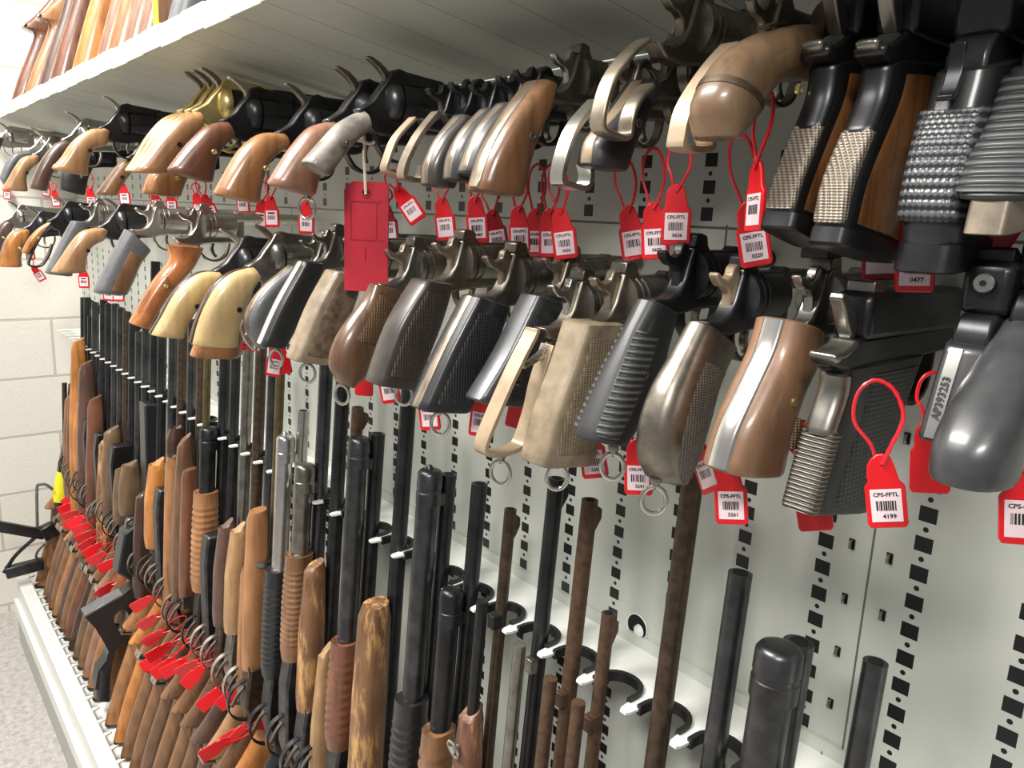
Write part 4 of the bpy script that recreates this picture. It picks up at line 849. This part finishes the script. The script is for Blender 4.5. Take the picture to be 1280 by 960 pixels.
# ------------------------------------------------------------------ stocks on the upper shelf
ZU = pz(.207)
def upper(lab, px, py, mat, dz, pg, pale, bm='blued steel', special=None, w=.04):
    p = on(1, -.25, px, py); x = p.x; z = ZU-.002
    t = empty('rifle', (x, -.12, z), lab, 'rifle', 'long guns on the upper shelf')
    stock(t, x, 0, dz, mat, pg, 'black rubber', pale, dy=.122, w=w)
    MB().prism([(.0+.05, .36+dz), (-.02, .35+dz), (-.03, .42+dz), (-.02, .62+dz), (.05, .62+dz)], -.016, .016).build('receiver', bm, t, bevel=.003)
    MB().ribbon(smooth([(-.02, .44+dz), (-.05, .43+dz), (-.065, .40+dz), (-.05, .36+dz), (-.02, .34+dz)], 14), .011, .003).build('trigger_guard', 'grey steel', t)
    MB().tube([(0, .03, .6+dz), (0, .07, .95+dz)], .01, 12).build('barrel', bm, t)
    return t
upper('reddish brown gun stock with hooked pale grip cap, last on the upper shelf', 12, 130, 'red wood', -.05, True, 'bright steel')
upper('orange-brown gun stock with flared grip, second from the left end of the upper shelf', 28, 122, 'ginger wood', -.06, True, 'nickel')
upper('dark plum gun stock behind the glossy brown one on the upper shelf', 46, 112, 'maroon wood', .08, False, None)
upper('glossy mid-brown gun stock with steel fittings on the upper shelf', 60, 106, 'red wood', .1, False, None, 'bright steel', w=.046)
upper('bright orange gun stock, widest on the upper shelf', 88, 92, 'orange wood', .12, False, None, w=.05)
upper('narrow rosy brown gun stock right of the bright orange one', 119, 78, 'pink wood', .12, False, None, w=.036)
upper('light tan gun stock in the middle of the upper shelf group', 132, 70, 'ginger wood', .12, False, None, w=.044)
upper('rosy gun stock, second from the gap on the upper shelf', 152, 60, 'pink wood', .12, False, None, w=.036)
upper('rosy gun stock beside the pale gap and yellow label on the upper shelf', 168, 50, 'pink wood', .12, False, None, w=.036)
t = upper('dark grey synthetic gun stock right of the yellow label on the upper shelf', 207, 32, 'grey rubber', .12, False, None, w=.046)
t = upper('gun stock with pinkish tone at the top edge right of the grey synthetic stock', 255, 8, 'pink wood', .12, False, None)
p = on(1, -.23, 195, 24)
t = empty('hanging_label', p, 'yellow paper label hanging between rosy and grey stocks on the upper shelf', 'label')
MB().box((-.012, -.0006, -.055), (.012, .0006, .03)).build('paper', 'yellow label', t)
MB().box((-.012, -.0004, .0302), (.012, .0004, .10)).build('upper_band', 'white paint', t)
# ------------------------------------------------------------------ seal tags
def text_mesh(s, size):
    cu = bpy.data.curves.new('txt', 'FONT'); cu.body = s; cu.size = size; cu.align_x = 'CENTER'; cu.align_y = 'CENTER'; cu.resolution_u = 2; cu.offset = size*.03
    ob = bpy.data.objects.new('txt', cu); COL.objects.link(ob)
    dg = bpy.context.evaluated_depsgraph_get(); dg.update()
    me = bpy.data.meshes.new_from_object(ob.evaluated_get(dg))
    vs = [tuple(v.co) for v in me.vertices]; fs = [tuple(p.vertices) for p in me.polygons]
    bpy.data.objects.remove(ob); bpy.data.curves.remove(cu); bpy.data.meshes.remove(me)
    return vs, fs
TXT = {}
def flat_text(mb, s, size, cx, cz, y):
    if (s, size) not in TXT: TXT[(s, size)] = text_mesh(s, size)
    vs, fs = TXT[(s, size)]
    mb.add([(cx+a, y, cz+b) for a, b, _ in vs], fs)
W_ = .022
BODY = [(-.0065, .0125), (-.0085, .009), (-.0092, .003), (-.0088, -.001), (-.011, -.004), (-.011, -.027), (-.0095, -.0295), (.0095, -.0295), (.011, -.027), (.011, -.004), (.0082, -.001), (.0062, .008), (.0045, .0135), (0, .016), (-.003, .0155)]
def body_mesh():
    m = MB(); y = .0014
    n = len(BODY); m.add([(a, -y, b) for a, b in BODY]+[(a, y, b) for a, b in BODY], [tuple(range(n)), tuple(range(n, 2*n))[::-1]]+[(i, n+i, n+(i+1) % n, (i+1) % n) for i in range(n)])
    return m
def loop_mesh(h, w=.0085):
    pts = [(-.003, 0, .013)]
    pts = smooth([(-.0035, 0, .012), (-.0055, 0, .022), (-w, .001, .013+h*.5), (-w*.75, .002, .013+h*.85), (0, .003, .013+h), (w*.75, .002, .013+h*.85), (w, 0, .013+h*.5), (.005, -.0016, .02), (-.0005, -.0022, .010)], 40)
    rr = [.0011+(.00030 if (i % 2 and i > 16) else 0) for i in range(40)]
    return MB().tube(pts, rr, 7)
CACHE = {}
def cached(key, fn, name, mat, parent, bevel=0):
    if key not in CACHE:
        o = fn().build(name, mat, parent, bevel=bevel); CACHE[key] = o; return o
    o = CACHE[key].copy(); COL.objects.link(o); o.parent = parent; o.matrix_parent_inverse.identity(); return o
def barcode(mb, rnd, y, x0=-.0056, x1=.0056, z0=-.0185, z1=-.0125):
    x = x0
    while x < x1-.0004:
        w = rnd.choice([.00035, .00035, .0007, .0010]); mb.add([(x, y, z0), (min(x+w, x1), y, z0), (min(x+w, x1), y, z1), (x, y, z1)], [(0, 1, 2, 3)]); x += w+rnd.choice([.00035, .0006])
GT = 'red seal tags with barcode labels'
def seal(label, px, py, y=-.12, roll=0, yaw=35, num=None, h=.038, full=True, s=1., tilt=0, blank=False, center=True, mat='red plastic', lw=.0085, x=None, group=GT):
    p = on(1, y, px, py) if x is None else on(0, x, px, py)
    t = empty('seal_tag', p, label, 'tag', group)
    # the label's centre sits at local (0, -.0155)
    t.rotation_mode = 'XYZ'
    R = Matrix.Rotation(math.radians(yaw), 4, 'Z') @ Matrix.Rotation(math.radians(tilt), 4, 'X') @ Matrix.Rotation(math.radians(roll), 4, 'Y')
    off = R @ Vector((0, 0, .0155*s))
    t.matrix_world = Matrix.Translation(p+off) @ R @ Matrix.Scale(s, 4)
    cached(('body', mat), body_mesh, 'tag_body', mat, t, .0007)
    cached(('loop', h, lw), lambda: loop_mesh(h, lw), 'seal_loop', 'red cord' if full else 'red plastic', t)
    if not blank:
        lab = cached('label', lambda: MB().box((-.0084, -.0017, -.0255), (.0084, -.00145, -.0055)), 'paper_label', 'label paper', t, .0004)
        if full:
            rnd = random.Random(str(num)+label); m = MB(); barcode(m, rnd, -.00185)
            m.build('barcode', 'ink', lab)
            m = MB(); flat_text(m, 'CPS-FFTL', .0034, 0, -.0088, -.00185)
            m.build('lettering', 'ink', lab)
            if num:
                m = MB(); flat_text(m, num, .0037, .0012, -.0221, -.00185)
                m.build('tag_number', 'ink', lab)
        else:
            rnd = random.Random(label); m = MB(); barcode(m, rnd, -.00185); m.add([(-.0052, -.00185, -.0102), (.0052, -.00185, -.0102), (.0052, -.00185, -.0078), (-.0052, -.00185, -.0078)], [(0, 1, 2, 3)])
            m.build('barcode', 'ink', lab)
    return t
# upper row, near end first
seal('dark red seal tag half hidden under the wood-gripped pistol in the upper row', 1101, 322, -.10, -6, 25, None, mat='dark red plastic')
seal('red seal tag numbered 0477 below the black polymer pistol', 1144, 336, -.11, -4, 25, '0477')
seal('plain red seal tag without label under the ribbed grip, upper row', 1243, 292, -.11, 24, 25, None, blank=True)
seal('red seal tag numbered 0220 left of the wood-gripped pistols', 943, 308, -.115, -14, 30, '0220', h=.05)
seal('red seal tag turned edge-on to the side in front of tag 0220', 944, 262, -.15, -4, -28, None, h=.045, lw=.012)
seal('red seal tag numbered 0636 hanging in front of two others', 845, 283, -.12, -2, 36, '0636', h=.034)
seal('red seal tag numbered 0602 just behind tag 0636', 819, 302, -.105, -6, 36, '0602', h=.044)
seal('red seal tag left of tag 0602, its number too dim to read', 792, 304, -.10, -12, 36, None, h=.042)
seal('red seal tag numbered 0656 nearest of four bunched tags below the bare frame revolver', 706, 304, -.11, -10, 38, '0656', h=.040)
seal('red seal tag second of the four bunched tags, behind tag 0656', 688, 303, -.095, -3, 38, None, h=.042)
seal('red seal tag third of the four bunched tags, mostly hidden', 670, 302, -.09, -2, 38, None, h=.044)
seal('red seal tag leftmost of the four bunched tags', 650, 298, -.10, -4, 38, None, h=.036)
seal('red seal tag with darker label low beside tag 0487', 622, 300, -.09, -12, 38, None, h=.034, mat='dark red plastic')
seal('red seal tag numbered 0487 below the large walnut grip', 597, 285, -.12, -6, 38, '0487', h=.028)
seal('red seal tag hanging straight below the round-butted dark revolver', 557, 284, -.115, -8, 38, None, h=.026)
seal('red seal tag hanging askew beside the red card tag', 515, 263, -.12, -36, 38, None, h=.022)
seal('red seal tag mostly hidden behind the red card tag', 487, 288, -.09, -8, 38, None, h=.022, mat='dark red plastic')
far = [('folded red seal tag in front of the reddish brown grip', 264, 266, -.14, -20, 50, .03), ('red seal tag behind the folded one in the upper row', 304, 256, -.10, -4, 45, .025),
       ('red seal tag below the lanyard ring of the pinkish brown grip', 383, 280, -.11, 0, 45, .02), ('red seal tag left of the lanyard ring tag in the upper row', 340, 272, -.12, -2, 45, .03),
       ('red seal tag squeezed behind its neighbour near the lanyard ring tag', 326, 274, -.09, 6, 45, .03), ('red seal tag with bright label left of the yellow grips', 156, 248, -.15, -4, 55, .035),
       ('small red seal tag on a long strap below the tan plow grip', 114, 252, -.16, 0, 60, .035), ('red seal tag with white label at the far end of the upper row', 70, 252, -.16, -4, 60, .02),
       ('faint red seal tag tilted behind the far end grips', 58, 240, -.13, 10, 60, .02), ('red seal tag leftmost of all in the upper row', 9, 244, -.2, 2, 62, .02),
       ('red seal tag in shadow below the chipped orange-tan butt', 215, 258, -.1, -3, 50, .02), ('red seal tag in shadow left of the chipped orange-tan butt', 196, 256, -.1, -6, 50, .02),
       ('red seal tag in shadow right of the chipped orange-tan butt', 249, 262, -.09, -8, 50, .02)]
for lab, px, py, y, ro, ya, h in far: seal(lab, px, py, y, ro, ya, None, h=h, full=False)
# lower row
seal('red seal tag numbered 4199 hung on a long beaded loop from the large black pistol', 1108, 631, -.145, -12, 30, '4199', h=.046, lw=.013)
seal('red seal tag numbered 3261 below the smooth walnut target grip', 914, 631, -.15, -8, 32, '3261', h=.03)
seal('red seal tag turned sideways right behind tag 3261', 884, 592, -.13, -34, -10, None, h=.022)
seal('red seal tag numbered 3241 behind the bulbous dark checkered grip', 798, 597, -.145, -5, 34, '3241', h=.03)
seal('red seal tag numbered 3250 beside the ribbed black grip', 742, 577, -.15, -12, 36, '3250', h=.026)
seal('tip of a red seal tag peeking out under the large black pistol', 1017, 638, -.13, -14, 30, None, blank=True, h=.03)
seal('red seal tag cut by the right edge of the photo below the plain black grip', 1279, 648, -.15, -8, 24, None, h=.03)
seal('red seal tag edge seen beneath the plain rounded black grip', 1163, 588, -.12, -6, 30, None, blank=True, h=.03)
seal('red seal tag behind the bare skeleton grip', 601, 528, -.16, 4, 38, None, h=.026)
seal('small plain red seal tag seen through the bare skeleton grip', 648, 518, -.13, 10, 36, None, blank=True, h=.026)
seal('red seal tag partly hidden by the brass-screw grip', 537, 521, -.16, -8, 38, None, h=.024)
seal('red seal tag under the square dark brown checkered grip', 487, 488, -.17, -12, 40, None, h=.024)
seal('red seal tag lying flat under the round bird-head grip', 455, 480, -.16, 0, 40, None, blank=True, h=.02)
seal('red seal tag under the slim flat black grip', 343, 458, -.18, 8, 46, None, h=.024)
seal('second red seal tag tucked behind the one under the slim flat black grip', 354, 455, -.16, -10, 46, None, blank=True, h=.024)
seal('red seal tag below the chipped orange butt, lower row', 283, 436, -.19, 80, 48, None, blank=True, h=.02, full=False)
seal('red seal tag below the grips at the wall end of the barrels', 105, 352, -.22, 0, 60, None, h=.02, full=False)
seal('red seal tag under the nickel revolver with inset wood panels', 148, 368, -.2, 0, 58, None, h=.02, full=False)
seal('red seal tag left of the one under the inset wood panels', 136, 368, -.19, 6, 58, None, h=.02, full=False)
seal('red seal tag under the one-panel open grip frame', 38, 318, -.24, -4, 62, None, h=.02, full=False)
seal('red seal tag hanging through the one-panel open grip frame', 50, 345, -.22, -30, 62, None, h=.02, full=False)
# ties on the long guns: loop through the trigger guard, tag drooping forward
lt = [(14, 331, 900), (14.6, 262, 940), (15.3, 288, 922), (16, 282, 876), (17, 258, 878), (17.6, 238, 850), (18.4, 230, 838), (19, 212, 838), (19.6, 200, 838), (20.3, 193, 818), (21.5, 188, 800),
      (22.5, 182, 780), (24, 173, 757), (28.2, 128, 740), (29.2, 131, 708), (30.2, 118, 700), (31.2, 112, 690), (32, 106, 682), (33, 102, 672), (34, 98, 662), (35, 92, 655), (36.2, 86, 655), (37.2, 84, 645), (38.2, 80, 636), (39.2, 84, 626), (21.0, 186, 830)]
seen = ['red seal tag on the orange-stocked rifle at the bottom of the photo', 'large red seal tag lying on the tan pistol-grip stock at the bottom of the photo']
NB = ['red-tied seal tag drooping over the stocks, {} along from the bottom of the photo towards the wall']
ORD = ['first', 'second', 'third', 'fourth', 'fifth', 'sixth', 'seventh', 'eighth', 'ninth', 'tenth', 'eleventh', 'twelfth', 'thirteenth', 'fourteenth', 'fifteenth', 'sixteenth', 'seventeenth', 'eighteenth', 'nineteenth', 'twentieth', 'twenty-first', 'twenty-second', 'twenty-third', 'twenty-fourth', 'twenty-fifth', 'twenty-sixth']
lt.sort(key=lambda q: q[0])
for i, (k, px, py) in enumerate(lt):
    x = XN0-PN*k+.020
    seal('red seal tag drooping over the gun stocks, '+ORD[i]+' from the near end', px, py, roll=random.uniform(48, 72), yaw=random.uniform(62, 85), h=.046, blank=True, full=False, tilt=random.uniform(-15, 15), x=x, group='red seal tags on the long guns', lw=.0095, s=1.15)

# big red card tag on string
def card():
    c = on(1, -.185, 458, 285)
    t = empty('card_tag', c, 'large dark red card tag tied by white string to the grey horn-gripped revolver', 'tag')
    t.rotation_euler = (0, 0, math.radians(40))
    w, h = .024, .066
    poly = [(-w, -h), (w, -h), (w, .043), (w-.004, .047), (-w+.009, .047), (-w, .038)]
    n = len(poly); y = .001
    MB().add([(a, -y, b) for a, b in poly]+[(a, y, b) for a, b in poly], [tuple(range(n)), tuple(range(n, 2*n))[::-1]]+[(i, n+i, n+(i+1) % n, (i+1) % n) for i in range(n)]).build('card', 'red card', t)
    m = MB()
    for a, b, c_, d in ((-.017, .026, .017, .0272), (-.017, -.012, -.016, .026), (.011, -.012, .012, .026), (-.017, -.013, .02, -.012), (-.0015, -.034, .0, -.02)): m.box((a, -.0014, b), (c_, -.0009, d))
    m.build('stamped_lines', 'dark red plastic', t)
    MB().lathe((0, -.0016, .036), (0, 1, 0), [(0, .0042), (.0004, .0042)], 18).build('eyelet', 'dark hole', t)
    MB().tube([(.0045*math.cos(a*math.pi/8), -.0018, .036+.0045*math.sin(a*math.pi/8)) for a in range(16)], .0009, 6, True).build('eyelet_rim', 'red card', t)
    MB().tube(smooth([(0, -.002, .034), (0, -.004, .05), (-.001, -.004, .07), (-.002, -.003, .086), (-.012, -.004, .090), (-.015, -.004, .098)], 20), .0016, 7).build('string', 'white string', t)
    MB().tube(smooth([(-.002, -.004, .086), (.005, -.005, .084), (.014, -.006, .087)], 8), .0018, 7).build('string_end', 'white string', t)
    MB().tube(smooth([(-.013, -.006, .094), (-.008, -.008, .088), (0, -.008, .087), (-.002, -.006, .092)], 10), .0022, 7).build('knot', 'white string', t)
card()
# serial lettering on the stripped pistol
t, bb_ = STRIP
m = MB(); vs, fs = text_mesh('AP393253', .0056)
q0, q1 = bb_[3], bb_[6]
u = Vector((0, q0[0]-q1[0], q0[1]-q1[1])).normalized(); nn = Vector((0, -abs(u.z), abs(u.y))); c = Vector((-.0035, (q0[0]+q1[0])/2, (q0[1]+q1[1])/2))+nn*.0017
m.add([tuple(c+u*a-Vector((b, 0, 0))) for a, b, _ in vs], fs); m.build('serial_lettering', 'ink', t)

# ------------------------------------------------------------------ light
def area(name, loc, target, sx, sy, power, col=(1, .97, .92)):
    l = bpy.data.lights.new(name, 'AREA'); l.shape = 'RECTANGLE'; l.size = sx; l.size_y = sy; l.energy = power; l.color = col
    o = bpy.data.objects.new(name, l); COL.objects.link(o); o.location = loc
    d = (Vector(target)-Vector(loc)).normalized(); o.rotation_euler = d.to_track_quat('-Z', 'Y').to_euler()
    return o
area('ceiling_light', (-1.45, -1.3, 2.95), (-1.2, -.2, .9), 1.7, .4, 125)
area('fill_light_near', (.7, -1.7, 2.75), (-.3, 0, 1.0), .7, .3, 42)  # weak fill added on the camera side to brighten the near panel
w = bpy.data.worlds.new('world'); SC.world = w; w.use_nodes = True
w.node_tree.nodes['Background'].inputs[0].default_value = (.92, .95, 1, 1); w.node_tree.nodes['Background'].inputs[1].default_value = .27
SC.view_settings.view_transform = 'Standard'; SC.view_settings.look = 'None'; SC.view_settings.exposure = 0.0
